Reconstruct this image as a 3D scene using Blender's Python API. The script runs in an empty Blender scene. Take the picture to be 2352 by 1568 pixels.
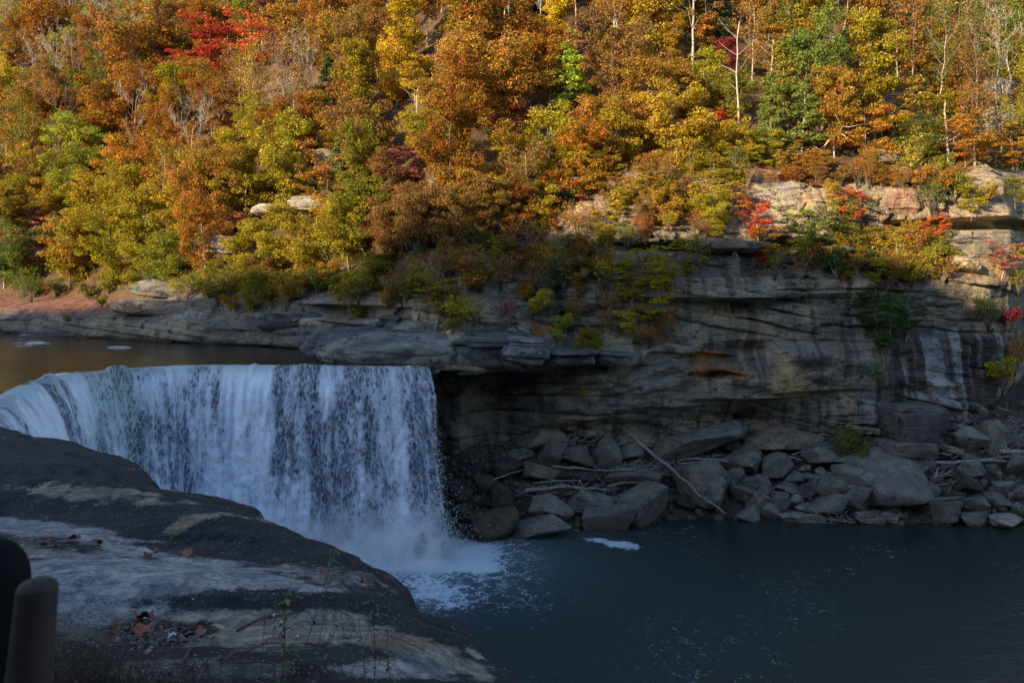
import bpy, math, random
import numpy as np
from mathutils import Vector, Matrix, Euler
C = bpy.context.scene
R = math.radians

# ------------------------------------------------------------------ camera
CAM_H, FP, HZ = 27.2, 1776.0, 640.0        # eye height over the plunge pool (m), focal length / horizon row of a 2352 px wide picture
cam_d = bpy.data.cameras.new('camera')
cam = bpy.data.objects.new('camera', cam_d); C.collection.objects.link(cam)
cam.location = (0, 0, CAM_H); cam.rotation_euler = (R(90), 0, 0)
cam_d.sensor_width = 36; cam_d.lens = 36 * FP / 2352
cam_d.shift_y = -(784 - HZ) / 2352
cam_d.clip_start = 0.05; cam_d.clip_end = 2000
cam_d.dof.use_dof = True; cam_d.dof.focus_distance = 70; cam_d.dof.aperture_fstop = 9
C.camera = cam

# ------------------------------------------------------------------ sky and sun
SUN = Vector((-0.74, -0.67, 0)).normalized(); SUN_EL = R(17.5)
SUN = Vector((SUN.x * math.cos(SUN_EL), SUN.y * math.cos(SUN_EL), math.sin(SUN_EL)))
w = bpy.data.worlds.new('World'); C.world = w; w.use_nodes = True
nt = w.node_tree; bg = nt.nodes['Background']
sky = nt.nodes.new('ShaderNodeTexSky'); sky.sky_type = 'NISHITA'; sky.sun_disc = False
sky.sun_elevation = SUN_EL; sky.sun_rotation = math.atan2(SUN.x, SUN.y)
sky.air_density = 1.0; sky.dust_density = 0.6; sky.ozone_density = 1.6; sky.altitude = 300
nt.links.new(sky.outputs[0], bg.inputs[0]); bg.inputs[1].default_value = 0.14
sl = bpy.data.lights.new('sun', 'SUN'); sl.energy = 3.7; sl.angle = R(0.5); sl.color = (1.0, 0.79, 0.50)
so = bpy.data.objects.new('sun', sl); C.collection.objects.link(so)
so.rotation_euler = SUN.to_track_quat('Z', 'Y').to_euler(); so.location = SUN * 400
C.view_settings.view_transform = 'Standard'; C.view_settings.look = 'None'
C.view_settings.gamma = 1; C.view_settings.use_curve_mapping = False
C.view_settings.exposure = 1.3
C.render.engine = 'CYCLES'
C.cycles.max_bounces = 6; C.cycles.transparent_max_bounces = 12
C.cycles.volume_step_rate = 3; C.cycles.volume_bounces = 3; C.cycles.max_bounces = 6

# ------------------------------------------------------------------ numpy noise
def _h(ix, iy, iz, seed):
    h = (ix.astype(np.int64) * 374761393 + iy.astype(np.int64) * 668265263 + iz.astype(np.int64) * 2147483647 + seed * 1274126177) & 0xffffffff
    h = ((h ^ (h >> 13)) * 1274126177) & 0xffffffff
    h = (h ^ (h >> 16)) & 0xffffffff
    return h / 4294967295.0 * 2 - 1
def vn(x, y, z=0.0, seed=0):
    x, y, z = np.broadcast_arrays(np.asarray(x, float), np.asarray(y, float), np.asarray(z, float))
    ix, iy, iz = np.floor(x), np.floor(y), np.floor(z)
    fx, fy, fz = x - ix, y - iy, z - iz
    fx = fx * fx * fx * (fx * (fx * 6 - 15) + 10); fy = fy * fy * fy * (fy * (fy * 6 - 15) + 10); fz = fz * fz * fz * (fz * (fz * 6 - 15) + 10)
    def L(a, b, t): return a + (b - a) * t
    def hh(a, b, c): return _h(ix + a, iy + b, iz + c, seed)
    return L(L(L(hh(0,0,0), hh(1,0,0), fx), L(hh(0,1,0), hh(1,1,0), fx), fy),
             L(L(hh(0,0,1), hh(1,0,1), fx), L(hh(0,1,1), hh(1,1,1), fx), fy), fz)
def fbm(x, y, z=0.0, o=4, seed=0, g=0.5):
    s = 0; a = 1; f = 1; t = 0
    for i in range(o):
        s = s + a * vn(np.asarray(x) * f + 17.3 * i, np.asarray(y) * f - 9.1 * i, np.asarray(z) * f + 3.7 * i, seed + i * 7)
        t += a; a *= g; f *= 2.03
    return s / t
def ss(a, b, x):
    t = np.clip((x - a) / (b - a), 0, 1); return t * t * (3 - 2 * t)
def at(px, py, Y):                          # a point of the photograph (2352 px wide) at a distance Y
    return np.array(((px - 1176) / FP * Y, Y, CAM_H - (py - HZ) / FP * Y))
def proj(x, y, z):
    return 1176 + FP * x / y, HZ - FP * (z - CAM_H) / y

# ------------------------------------------------------------------ mesh helpers
def mesh_np(name, V, F, smooth=True, cols=None, attrs=None, uv=None):
    V = np.ascontiguousarray(V, dtype=np.float32); me = bpy.data.meshes.new(name)
    if isinstance(F, np.ndarray):
        k = F.shape[1]; n = len(F)
        me.vertices.add(len(V)); me.vertices.foreach_set('co', V.ravel())
        me.loops.add(n * k); me.loops.foreach_set('vertex_index', np.ascontiguousarray(F, dtype=np.int32).ravel())
        me.polygons.add(n); me.polygons.foreach_set('loop_start', np.arange(0, n * k, k, dtype=np.int32))
        me.polygons.foreach_set('loop_total', np.full(n, k, dtype=np.int32))
        me.update(calc_edges=True); me.validate()
    else:
        me.from_pydata([tuple(v) for v in V], [], F); me.update()
    me.polygons.foreach_set('use_smooth', np.full(len(me.polygons), smooth, dtype=bool))
    if cols is not None:
        a = me.color_attributes.new('Col', 'FLOAT_COLOR', 'POINT')
        c = np.ones((len(V), 4), np.float32); c[:, :3] = cols; a.data.foreach_set('color', c.ravel())
    for k2, v2 in (attrs or {}).items():
        a = me.attributes.new(k2, 'FLOAT', 'POINT'); a.data.foreach_set('value', np.ascontiguousarray(v2, dtype=np.float32).ravel())
    if uv is not None:
        l = me.uv_layers.new(name='UVMap'); idx = np.empty(len(me.loops), np.int32); me.loops.foreach_get('vertex_index', idx)
        l.data.foreach_set('uv', np.ascontiguousarray(uv[idx], dtype=np.float32).ravel())
    return me
def grid_faces(nu, nv):
    i = np.arange(nu - 1)[:, None] * nv + np.arange(nv - 1)[None, :]
    return np.stack([i, i + nv, i + nv + 1, i + 1], -1).reshape(-1, 4)
def link(name, me, m=None, parent=None, loc=None):
    o = bpy.data.objects.new(name, me); C.collection.objects.link(o)
    if m is not None and me is not None and len(me.materials) == 0: me.materials.append(m)
    if parent is not None: o.parent = parent
    if loc is not None: o.location = tuple(float(v) for v in loc)
    return o
def tag(o, label=None, cat=None, group=None, kind=None):
    if label: o['label'] = label
    if cat: o['category'] = cat
    if group: o['group'] = group
    if kind: o['kind'] = kind
    return o
def tube(path, rad, sides=5, cap=True):
    """verts, faces of a tapered tube along path"""
    P = np.array(path, float); n = len(P); r = np.broadcast_to(np.asarray(rad, float), (n,))
    T = np.gradient(P, axis=0); T /= np.linalg.norm(T, axis=1)[:, None] + 1e-9
    ref = np.array([0, 0, 1.0]) if abs(T[:, 2]).mean() < .8 else np.array([1.0, 0, 0])
    A = np.cross(T, ref); A /= np.linalg.norm(A, axis=1)[:, None] + 1e-9; B = np.cross(T, A)
    th = np.linspace(0, 2 * np.pi, sides, endpoint=False)
    V = (P[:, None, :] + r[:, None, None] * (np.cos(th)[None, :, None] * A[:, None, :] + np.sin(th)[None, :, None] * B[:, None, :])).reshape(-1, 3)
    F = [(i * sides + j, i * sides + (j + 1) % sides, (i + 1) * sides + (j + 1) % sides, (i + 1) * sides + j) for i in range(n - 1) for j in range(sides)]
    if cap: F += [tuple(range(sides))[::-1], tuple((n - 1) * sides + j for j in range(sides))]
    return V, F
class MB:
    def __init__(s): s.V = []; s.F = []; s.n = 0
    def add(s, V, F):
        s.V.append(np.asarray(V, float)); s.F += [tuple(i + s.n for i in f) for f in F]; s.n += len(V)
    def tube(s, p, r, k=5, cap=True): s.add(*tube(p, r, k, cap))
    def mesh(s, name, smooth=True, **kw): return mesh_np(name, np.concatenate(s.V), s.F, smooth, **kw)

# ------------------------------------------------------------------ materials
class N:
    def __init__(s, name):
        s.m = bpy.data.materials.new(name); s.m.use_nodes = True; s.t = s.m.node_tree; s.t.nodes.clear()
        s.out = s.t.nodes.new('ShaderNodeOutputMaterial')
    def n(s, typ, ins=None, **kw):
        nd = s.t.nodes.new(typ)
        for k, v in kw.items(): setattr(nd, k, v)
        for k, v in (ins or {}).items():
            sk = nd.inputs[k]
            if isinstance(v, bpy.types.NodeSocket): s.t.links.new(v, sk)
            else: sk.default_value = v
        return nd
    def math(s, op, a, b=0.5, clamp=False):
        nd = s.n('ShaderNodeMath', {0: a, 1: b}, operation=op); nd.use_clamp = clamp; return nd.outputs[0]
    def mix(s, f, a, b, mode='MIX'):
        nd = s.t.nodes.new('ShaderNodeMix'); nd.data_type = 'RGBA'; nd.blend_type = mode; nd.clamp_factor = True
        for i, v in ((0, f), (6, a), (7, b)):
            if isinstance(v, bpy.types.NodeSocket): s.t.links.new(v, nd.inputs[i])
            else: nd.inputs[i].default_value = v if i == 0 or len(v) == 4 else (*v, 1)
        return nd.outputs[2]
    def noise(s, scale, detail=5, rough=.6, vec=None, dist=0, out='Fac'):
        nd = s.n('ShaderNodeTexNoise', {'Scale': scale, 'Detail': detail, 'Roughness': rough, 'Distortion': dist})
        if vec is not None: s.t.links.new(vec, nd.inputs['Vector'])
        return nd.outputs[out]
    def ramp(s, fac, a, b, c0=(0, 0, 0, 1), c1=(1, 1, 1, 1)):
        nd = s.n('ShaderNodeMapRange', {'Value': fac, 'From Min': a, 'From Max': b}); nd.clamp = True; nd.interpolation_type = 'SMOOTHSTEP'
        return nd.outputs[0]
    def coord(s, scale=(1, 1, 1), kind='Object', rot=(0, 0, 0), loc=(0, 0, 0)):
        tc = s.n('ShaderNodeTexCoord'); mp = s.n('ShaderNodeMapping', {'Vector': tc.outputs[kind], 'Scale': scale, 'Rotation': rot, 'Location': loc})
        return mp.outputs[0]
    def geo(s, scale=(1, 1, 1)):
        g = s.n('ShaderNodeNewGeometry'); return s.n('ShaderNodeMapping', {'Vector': g.outputs['Position'], 'Scale': scale}).outputs[0]
    def attr(s, name): return s.n('ShaderNodeAttribute', attribute_name=name)
    def bsdf(s, col, rough=.9, bump=None, bs=.5, bd=.1, **kw):
        p = s.n('ShaderNodeBsdfPrincipled', {'Roughness': rough})
        if isinstance(col, bpy.types.NodeSocket): s.t.links.new(col, p.inputs['Base Color'])
        else: p.inputs['Base Color'].default_value = (*col, 1)
        for k, v in kw.items():
            sk = p.inputs[k.replace('_', ' ')]
            if isinstance(v, bpy.types.NodeSocket): s.t.links.new(v, sk)
            else: sk.default_value = v
        if bump is not None:
            b = s.n('ShaderNodeBump', {'Strength': bs, 'Distance': bd, 'Height': bump}); s.t.links.new(b.outputs[0], p.inputs['Normal'])
        return p
    def done(s, sh, vol=None):
        s.t.links.new(sh.outputs[0] if hasattr(sh, 'outputs') else sh, s.out.inputs[0])
        return s.m

def rock_mat(name, base=None, scale=1.0, strat=True, lichen=.35, bd=.12, objcol=False):
    k = N(name)
    v = k.geo(); vs = k.geo((.35, .35, 2.6)); vv = k.geo((1.6, 1.6, .18))
    if objcol: base_c = k.n('ShaderNodeObjectInfo').outputs['Color']
    elif base is None: base_c = k.attr('Col').outputs['Color']
    else: base_c = k.mix(0, base, base)
    big = k.noise(.45 * scale, 4, .6, v); fine = k.noise(5 * scale, 6, .7, v); st = k.noise(1.3 * scale, 5, .65, vs, .3)
    c = k.mix(k.ramp(big, .35, .7), k.mix(1.0, base_c, (.72, .74, .78), 'MULTIPLY'), k.mix(1.0, base_c, (1.22, 1.16, 1.05), 'MULTIPLY'))
    c = k.mix(k.math('MULTIPLY', k.ramp(st, .42, .3), .15), c, (.06, .055, .05))
    c = k.mix(k.math('MULTIPLY', k.ramp(k.noise(.9 * scale, 4, .6, vv, .6), .58, .75), .22), c, (.05, .045, .045))
    li = k.n('ShaderNodeTexVoronoi', {'Scale': 2.2 * scale, 'Vector': k.n('ShaderNodeVectorMath', {0: v, 1: k.noise(1.5 * scale, 3, .6, v, 0, 'Color')}, operation='ADD').outputs[0]}).outputs['Distance']
    lm = k.math('MULTIPLY', k.ramp(k.noise(.8 * scale, 5, .75, v), .56, .68), k.ramp(k.noise(9 * scale, 4, .7, v), .45, .6))
    c = k.mix(k.math('MULTIPLY', lm, lichen), c, (.42, .42, .38))
    wv = k.n('ShaderNodeVectorMath', {0: k.geo((.5, .5, 1.1)), 1: k.n('ShaderNodeVectorMath', {0: k.noise(.9 * scale, 5, .65, v, 0, 'Color'), 1: (1.6, 1.6, 1.6)}, operation='MULTIPLY').outputs[0]}, operation='ADD').outputs[0]
    cr = k.n('ShaderNodeTexVoronoi', {'Scale': .55 * scale, 'Vector': wv}, feature='DISTANCE_TO_EDGE').outputs['Distance']
    crk = k.math('MULTIPLY', k.ramp(cr, .035, .0), k.ramp(k.noise(.5 * scale, 3, .6, v), .45, .6))
    c = k.mix(k.math('MULTIPLY', crk, .8), c, (.025, .022, .02))
    c = k.mix(k.math('MULTIPLY', k.ramp(fine, .6, .35), .6), c, k.mix(1.0, c, (.45, .45, .45), 'MULTIPLY'))
    h = k.math('ADD', k.math('MULTIPLY', fine, .5), k.math('MULTIPLY', k.noise(1.6 * scale, 6, .6, v), 1.2))
    h = k.math('SUBTRACT', h, k.math('MULTIPLY', crk, .8))
    if strat: h = k.math('ADD', h, k.math('MULTIPLY', st, 1.6))
    return k.done(k.bsdf(c, .88, h, .9, bd, Specular_IOR_Level=.25))

M = {}
M['cliff'] = rock_mat('weathered_sandstone', None, 1.0, True, .45, .35)
M['bank'] = rock_mat('river_bank_sandstone', None, 1.0, True, .4, .3)
M['boulder'] = rock_mat('boulder_stone', None, 1.7, True, .45, .2, objcol=True)

def leaf_mat(name, transl=.35, greenmix=True, dark=1.0):
    k = N(name); oi = k.n('ShaderNodeObjectInfo'); col = oi.outputs['Color']
    t = k.attr('tint').outputs['Fac']
    v = k.coord((1, 1, 1)); big = k.noise(.55, 2, .5, v)
    hsv = k.n('ShaderNodeHueSaturation', {'Hue': k.math('ADD', k.math('MULTIPLY', t, .075), .468), 'Saturation': 1.0,
              'Value': k.math('ADD', k.math('MULTIPLY', k.math('FRACT', k.math('MULTIPLY', t, 7.13)), 1.0), .5), 'Color': col}).outputs[0]
    c = hsv
    if greenmix:
        g = k.math('MULTIPLY', k.ramp(k.math('ADD', big, k.math('MULTIPLY', k.math('FRACT', k.math('MULTIPLY', t, 3.7)), .25)), .56, .70), oi.outputs['Alpha'])
        c = k.mix(g, hsv, k.mix(t, (.12, .15, .02), (.30, .22, .02)))
    d = k.n('ShaderNodeBsdfDiffuse', {'Color': c}); tr = k.n('ShaderNodeBsdfTranslucent', {'Color': c})
    mx = k.n('ShaderNodeMixShader', {0: transl, 1: d.outputs[0], 2: tr.outputs[0]})
    return k.done(mx)
M['leaf'] = leaf_mat('autumn_leaves'); M['needle'] = leaf_mat('evergreen_needles', .2, False)
def bark_mat(name, a, b, s=3):
    k = N(name); v = k.coord((s, s, s * .25)); n1 = k.noise(2.0, 5, .7, v)
    return k.done(k.bsdf(k.mix(k.ramp(n1, .35, .65), a, b), .9, n1, .5, .03))
M['bark'] = bark_mat('grey_brown_bark', (.11, .085, .06), (.32, .27, .21))
M['pale_bark'] = bark_mat('pale_bleached_bark', (.30, .26, .20), (.60, .54, .44))
M['drift'] = bark_mat('bleached_driftwood', (.12, .105, .09), (.34, .31, .27), 2)
M['twig'] = bark_mat('dark_twigs', (.05, .035, .025), (.13, .09, .06), 8)
# ------------------------------------------------------------------ far bank: front line, cliff profile, hillside
_cx = [-260,-150,-87,-60,-32,-20,-12,-6,0,15,30,50,60,65,70,90,130,260]
_cy = [190,152,131,117,104,96,88,86,89,92,95,96.5,97,98,103,111,122,150]
def Yc(X): return np.interp(X, _cx, _cy)
ST = {   # station X : [(z, set-back)...]
 -12: [(-3,4),(8,4.6),(17,5),(17.2,-3),(19,-1),(20.3,3),(21,4.5),(24,5.5),(24.3,7),(27,8),(30,11),(36,17),(46,30)],
 -5:  [(-3,2),(5,3),(10,4.6),(16.2,5.2),(16.6,-1.2),(18,-1.2),(20,0.5),(21,4),(24,5.2),(24.3,7),(27,8),(30,11),(36,17),(46,30)],
 3:   [(-3,1.5),(6,2.5),(9,3.2),(12,2.2),(16.6,1.6),(16.9,-.6),(19.5,0),(20.2,1),(21,3.5),(24,4.3),(24.5,6),(27,7),(30,10),(36,15),(46,27)],
 10:  [(-3,2),(5,2),(7.6,3.6),(9.4,3.0),(10.6,.9),(15.5,.1),(16.8,1.0),(17.1,-.2),(19.5,.3),(20.5,2.5),(23.5,3.2),(24,2.6),(26.5,2.6),(27,4.5),(28.5,4.5),(29,3.6),(31,4),(31.5,6),(36,10),(46,22)],
 20:  [(-3,2),(6,2.6),(9,2.9),(10.4,2.0),(11.4,1.5),(11.8,.5),(15,.1),(18,.3),(21.3,.8),(21.8,2),(24.3,2.6),(24.9,1.0),(27.1,1.2),(27.5,2.2),(30.5,3),(30.9,6.5),(31.5,6.5),(31.8,2.4),(33.6,2.8),(34,5.4),(38,6.4),(40,8),(42,12),(46,20)],
 29:  [(-3,2),(6,3),(9.5,4.0),(10.8,2.4),(12.3,2.0),(12.6,-.2),(14.5,-.6),(17,.6),(18.5,1.2),(19.6,.4),(20.2,.9),(22.6,1.6),(23,2.4),(24.5,3.4),(24.9,-.2),(27.2,.3),(27.5,1.8),(30.6,3),(30.9,6.6),(31.6,6.6),(31.9,2.2),(33.5,2.6),(33.9,5.2),(38,6),(40.3,7.6),(43,12),(46,18)],
 38:  [(-3,1.5),(6,1.4),(9,1.2),(12,.8),(13.2,.7),(13.5,-.3),(17,-.4),(19,.3),(19.4,1),(22,1.4),(24.6,1.9),(25.4,.9),(27.3,1.2),(28.2,2.2),(30.8,3.4),(31.2,6.4),(31.8,6.2),(32.2,3.4),(33.6,4.2),(38,6),(40.3,8),(43,12),(46,18)],
 47:  [(-3,-.6),(5.4,-.8),(6,-.3),(9,0),(10.4,.4),(13,.2),(17,0),(19.4,0),(20,.8),(24,1.2),(27,1.4),(27.8,3),(30,4.6),(34,5.4),(34.6,5.2),(38.5,5.6),(40.5,8),(43,12),(46,17)],
 53:  [(-3,-2.2),(4.4,-2.2),(8.2,-1.8),(11,-1.4),(12.4,-.9),(13,0),(17,-.2),(20.4,.1),(21,.9),(24,1.3),(27,1.6),(27.8,3),(30,4.4),(33.2,5.2),(33.6,8),(34.6,8),(35,4.6),(38,5),(40.5,7),(43,11),(46,16)],
 60:  [(-3,3),(7,3),(9,1.5),(12,.6),(14,.2),(19.8,.2),(20.3,1.2),(24,1.6),(26.8,1.2),(28,2),(31,2.8),(33.4,3.4),(33.8,8),(34.8,8),(35.2,3.8),(39,4.6),(41,7),(43,11),(46,16)],
 66:  [(-3,5),(9,5),(14,3.5),(20,3),(24,3.2),(27.8,2.6),(31,2.8),(33.6,3.2),(34,7.5),(35,7.5),(35.4,3.2),(40,4.4),(42,7),(46,16)],
 80:  [(-3,2),(14,2.4),(20,2.8),(24,3),(27.8,3),(33.6,3.4),(34,6.5),(35,6.5),(35.4,3.2),(40,4.4),(42,7),(46,16)],
 260: [(-3,2),(14,2.4),(20,2.8),(24,3),(27.8,3),(33.6,3.4),(34,6.5),(35,6.5),(35.4,3.2),(40,4.4),(42,7),(46,16)],
}
LB = {
 -260: [(15,1),(17.6,.4),(18.4,.6),(20,2),(21.2,3.2),(22,5),(22.8,8),(24,16),(28,22)],
 -80: [(15,1),(17.6,.4),(18.4,.6),(20,1.4),(21.2,2.6),(22,4.5),(22.8,8),(24,14),(28,20)],
 -62: [(15,1),(17.4,.3),(18.4,.1),(20,.7),(21.3,1.8),(21.7,3),(23.3,4.5),(24,10),(28,16)],
 -45: [(15,1),(17.4,.6),(18.2,.0),(20,.5),(21,1.2),(21.4,3.0),(23.6,3.4),(24.2,5),(26,9),(28,14)],
 -30: [(15,1.5),(17.4,1.2),(18.2,.1),(20.2,.6),(20.7,1.8),(22.2,2.2),(22.5,3.4),(24,3.7),(24.3,5),(25,7),(28,12)],
 -22: [(15,2.5),(17.5,2.2),(18.2,1),(19.6,1.5),(20,3.2),(21.8,3.8),(22,7),(23.4,7),(23.8,4.5),(25.2,5),(26,9),(28,13)],
 -8:  [(15,2),(17.6,1),(18.2,1),(19.6,2.2),(20.2,3.8),(22.2,4.2),(22.6,5.6),(24.6,5.8),(25,7.4),(28,11)],
}
def profile(T, X, Z):
    xs = sorted(T); D = np.stack([np.interp(Z, [k[0] for k in T[x]], [k[1] for k in T[x]]) for x in xs])   # stations x nz
    i = np.clip(np.searchsorted(xs, X) - 1, 0, len(xs) - 2); x0 = np.array(xs)[i]; x1 = np.array(xs)[i + 1]
    f = ss(0, 1, np.clip((X - x0) / (x1 - x0), 0, 1))
    return D[i] * (1 - f)[:, None] + D[i + 1] * f[:, None]
rs = np.random.RandomState(5)
_th = np.concatenate([[0], np.cumsum(rs.uniform(.6, 3.2, 400))]); _lr = rs.uniform(-1, 1, 401)
def blocks(X, Z, seed, w=2.6):
    """jointed beds: every bed broken by vertical joints into blocks that stand proud or back"""
    zw = Z + 5 + .8 * fbm(X / 18, Z / 20, 0, 2, 400 + seed) + .03 * X * (1 if seed % 2 else -1); i = np.clip(np.searchsorted(_th, zw * 1.15) - 1, 0, 399)
    u = X / w * (.7 + .6 * np.abs(_lr[i])) + 7.3 * _lr[i] + .16 * fbm(X / 1.2, Z / 1.2, 0, 3, 401 + seed); j = np.floor(u); f = u - j
    off = _h(i.astype(float), j, 0 * j, 402 + seed); gap = np.exp(-(np.minimum(f, 1 - f) / .05) ** 2) * (_h(j, i.astype(float), 0 * j, 403 + seed) > -.1)
    return off * .5 + gap * .45
def strata(X, Z, amp, seed=0):
    a = _strata(X, Z, amp, seed); b = _strata(X * .8, Z + .16 * X, amp, seed + 1000)
    m = ss(-.12, .12, fbm(X / 11, Z / 6, 0, 3, 405 + seed)); return a * m + b * (1 - m)
def _strata(X, Z, amp, seed=0):
    zw = Z + 5 + .9 * fbm(X / 22, Z / 30, 0, 2, 11 + seed) + .22 * fbm(X / 3.1, Z / 2, 0, 3, 12 + seed) + .012 * X
    i = np.clip(np.searchsorted(_th, zw) - 1, 0, 399); f = (zw - _th[i]) / (_th[i + 1] - _th[i])
    pr = _lr[i] * .5 + 1.0 * vn(X / 7, i * 3.3, 0, 21 + seed) + .45 * vn(X / 1.9, i * 5.1, 0, 22 + seed)
    joint = ss(.90, .985, vn(X / 2.3 + i * .37, i * 7.7, 0, 30 + seed) * .5 + .5 + .08 * vn(X * 2, Z * 2, 0, 3))
    bull = (1 - np.abs(2 * f - 1) ** 5)
    crack = np.exp(-(f / .10) ** 2) * ss(-.1, .4, vn(X / 4, i * 9.1, 0, 40 + seed))
    return amp * (-.75 * pr * (.55 + .45 * bull) + .9 * crack + .5 * (1 - bull) + .8 * joint * 0 )
def blend(c, m, col):
    m = np.clip(m, 0, 1)[..., None]; return c * (1 - m) + np.array(col) * m
def spot(px, py, cx, cy, rx, ry, rot=0, soft=.6, seed=0, wob=.35):
    a = R(rot); dx = (px - cx); dy = (py - cy); u = (dx * math.cos(a) + dy * math.sin(a)) / rx; v = (-dx * math.sin(a) + dy * math.cos(a)) / ry
    d = np.sqrt(u * u + v * v) + wob * fbm(px / max(rx, 20) * 2, py / max(ry, 20) * 2, 0, 4, seed + 3)
    return 1 - ss(1 - soft, 1 + soft * .3, d)

def ridge_(x, y, seed):
    return -np.abs(fbm(x, y, 0, 4, seed)) * 1.6 + .3
def build_cliff():
    X = np.concatenate([np.arange(-12, 68, .13), np.arange(68, 110, .5), np.arange(110, 261, 3)])
    Z = np.arange(-3, 46.01, .10)
    D = profile(ST, X, Z); XX, ZZ = np.meshgrid(X, Z, indexing='ij')
    px, py = proj(XX, Yc(XX) + D, ZZ)
    # how strongly bedded: thin bedding in the upper tiers, smooth massive rock below
    smooth = np.exp(-((ZZ - 15.2) / 5.2) ** 2) * ss(2, 14, XX) * (1 - .35 * ss(46, 52, XX))
    amp = 1.0 - .85 * smooth
    D = D + strata(XX, ZZ * .9, .60 * amp * (.55 + .9 * ss(-.4, .5, fbm(XX / 14, ZZ / 5, 0, 3, 55)))) + .55 * fbm(XX / 5, ZZ / 3.2, 0, 5, 50) + .16 * fbm(XX / .9, ZZ / .6, 0, 3, 51)
    D += strata(XX * 1.7, ZZ * 3.1 + 20, .20 * amp * ss(-.05, .35, fbm(XX / 6, ZZ / 2.2, 0, 3, 56)), 5)
    fr = ss(-.25, .35, fbm(XX / 9, ZZ / 4, 0, 3, 57)) * (1 - .9 * smooth) * (1 - .9 * ss(17.4, 16.6, ZZ) * ss(20, 12, XX)); D += 1.6 * ss(17.2, 15.5, ZZ) * ss(18, 8, XX) * fbm(XX / 4 + ZZ / 5, ZZ / 4 - XX / 9, 0, 3, 66); D += blocks(XX, ZZ, 1) * (.75 + .9 * ss(30.5, 32.5, ZZ)) * fr + blocks(XX * 1.9, ZZ * 1.6, 2) * .28 * fr
    D += 1.9 * smooth * fbm(XX / 7 + ZZ / 9, ZZ / 3.5 - XX / 22, 0, 2, 58)
    # diagonal cross-bedding in the massive rock, right of the cave
    dg = (ZZ - .42 * XX + 1.2 * fbm(XX / 9, ZZ / 5, 0, 2, 77)) / 2.6
    D += 1.3 * smooth * np.exp(-((XX - 9) / 15) ** 2) * (np.abs((dg % 1) * 2 - 1) - .5)
    # vertical blocks of the tan buttress and of the streaked wall
    D += -1.1 * ss(.0, .5, XX - 31.5 - .18 * (ZZ - 14)) * (1 - ss(37, 41, XX)) * ss(12.9, 13.4, ZZ) * (1 - ss(18, 19.5, ZZ))
    D += .9 * spot(px, py, 1625, 828, 80, 18, 4, .3) + 1.0 * spot(px, py, 1640, 862, 62, 9, 2, .3)
    D += -1.5 * spot(px, py, 1370, 868, 85, 24, -6, .8, 2, .15) - .9 * spot(px, py, 1470, 890, 90, 18, -12, .8, 4, .15)
    D += -1.4 * ss(0, 1.2, XX - 51.2) * (1 - ss(55, 57.5, XX)) * ss(14.6, 14.0, ZZ) * 1.0
    YY = Yc(XX) + D
    D += .35 * ridge_(XX / 2.6 + .5 * ZZ, ZZ / 1.5 - .12 * XX, 59) * (.4 + .6 * fr)
    YY = Yc(XX) + D
    # colour of the stone itself
    n1 = fbm(XX / 6, ZZ / 3, 0, 4, 60); n2 = fbm(XX / 2, ZZ / 1.2, 0, 4, 61); vs = fbm(XX / .9, ZZ / 9, 0, 4, 62); vs2 = fbm(XX / 1.6 + .15 * ZZ, ZZ / 14, 0, 4, 63)
    c = np.empty(XX.shape + (3,)); c[:] = (.235, .205, .155)
    c = blend(c, ss(-.1, .5, n1) * .8, (.38, .31, .21)); c = blend(c, ss(0, .6, -n1) * .7, (.13, .13, .13))
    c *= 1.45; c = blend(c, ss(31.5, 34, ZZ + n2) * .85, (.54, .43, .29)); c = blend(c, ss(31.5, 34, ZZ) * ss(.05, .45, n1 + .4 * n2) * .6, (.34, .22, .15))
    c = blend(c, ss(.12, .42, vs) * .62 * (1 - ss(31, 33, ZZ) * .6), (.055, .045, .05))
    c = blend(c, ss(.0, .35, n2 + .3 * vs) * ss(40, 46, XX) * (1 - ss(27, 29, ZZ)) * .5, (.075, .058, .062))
    # chalky and black seepage streaks on the wall above the right-hand talus
    wz = ss(39, 49, XX - .35 * (ZZ - 14) + 5 * vs2) * (1 - ss(62, 67, XX)) * (1 - ss(19.6, 21.2, ZZ + 1.5 * n2)) * ss(5, 14, ZZ + 6 * vs2)
    vs3 = fbm(XX / .75 + .12 * ZZ, ZZ / 16, 0, 3, 64); c = blend(c, wz * .7, (.15, .135, .13)); c = blend(c, wz * ss(.0, .14, vs3 + .5 * vs2) * .8, (.42, .44, .46)); c = blend(c, wz * ss(.0, .22, -vs3 - .4 * vs2 - .02) * .85, (.06, .045, .05))
    c = blend(c, spot(px, py, 2110, 945, 22, 55, 0, .5, 6, .5) * .8, (.42, .43, .42)); c = blend(c, spot(px, py, 2150, 940, 60, 55, 0, .5, 8, .3) * .7 * ss(-.1, .2, n2), (.05, .05, .055))
    c = blend(c, spot(px, py, 1490, 850, 30, 60, 12, .8, 9, .5) * ss(-.2, .3, vs) * .8, (.36, .37, .38))
    c = blend(c, spot(px, py, 1205, 808, 52, 28, 0, .3, 10, .7) * ss(-.25, .0, n2 + vs * .6) * .95, (.55, .56, .56))
    c = blend(c, spot(px, py, 1780, 668, 75, 28, 0, .5, 12, .5) * ss(-.35, .1, n2) * .8, (.40, .41, .39))
    c = blend(c, spot(px, py, 1770, 668, 130, 30, 0, .6, 12, .4) * .4, (.30, .27, .21))
    # ochre and rust of the alcove, ochre face of the buttress
    c = blend(c, spot(px, py, 1630, 838, 88, 34, 4, .5, 13, .5) * .75, (.26, .19, .10)); c = blend(c, spot(px, py, 1628, 815, 62, 15, 3, .9, 14, .9) * .95, (.40, .15, .04)); c = blend(c, spot(px, py, 1645, 858, 74, 16, 3, .9, 15, .9) * .95, (.42, .14, .03))
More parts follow.
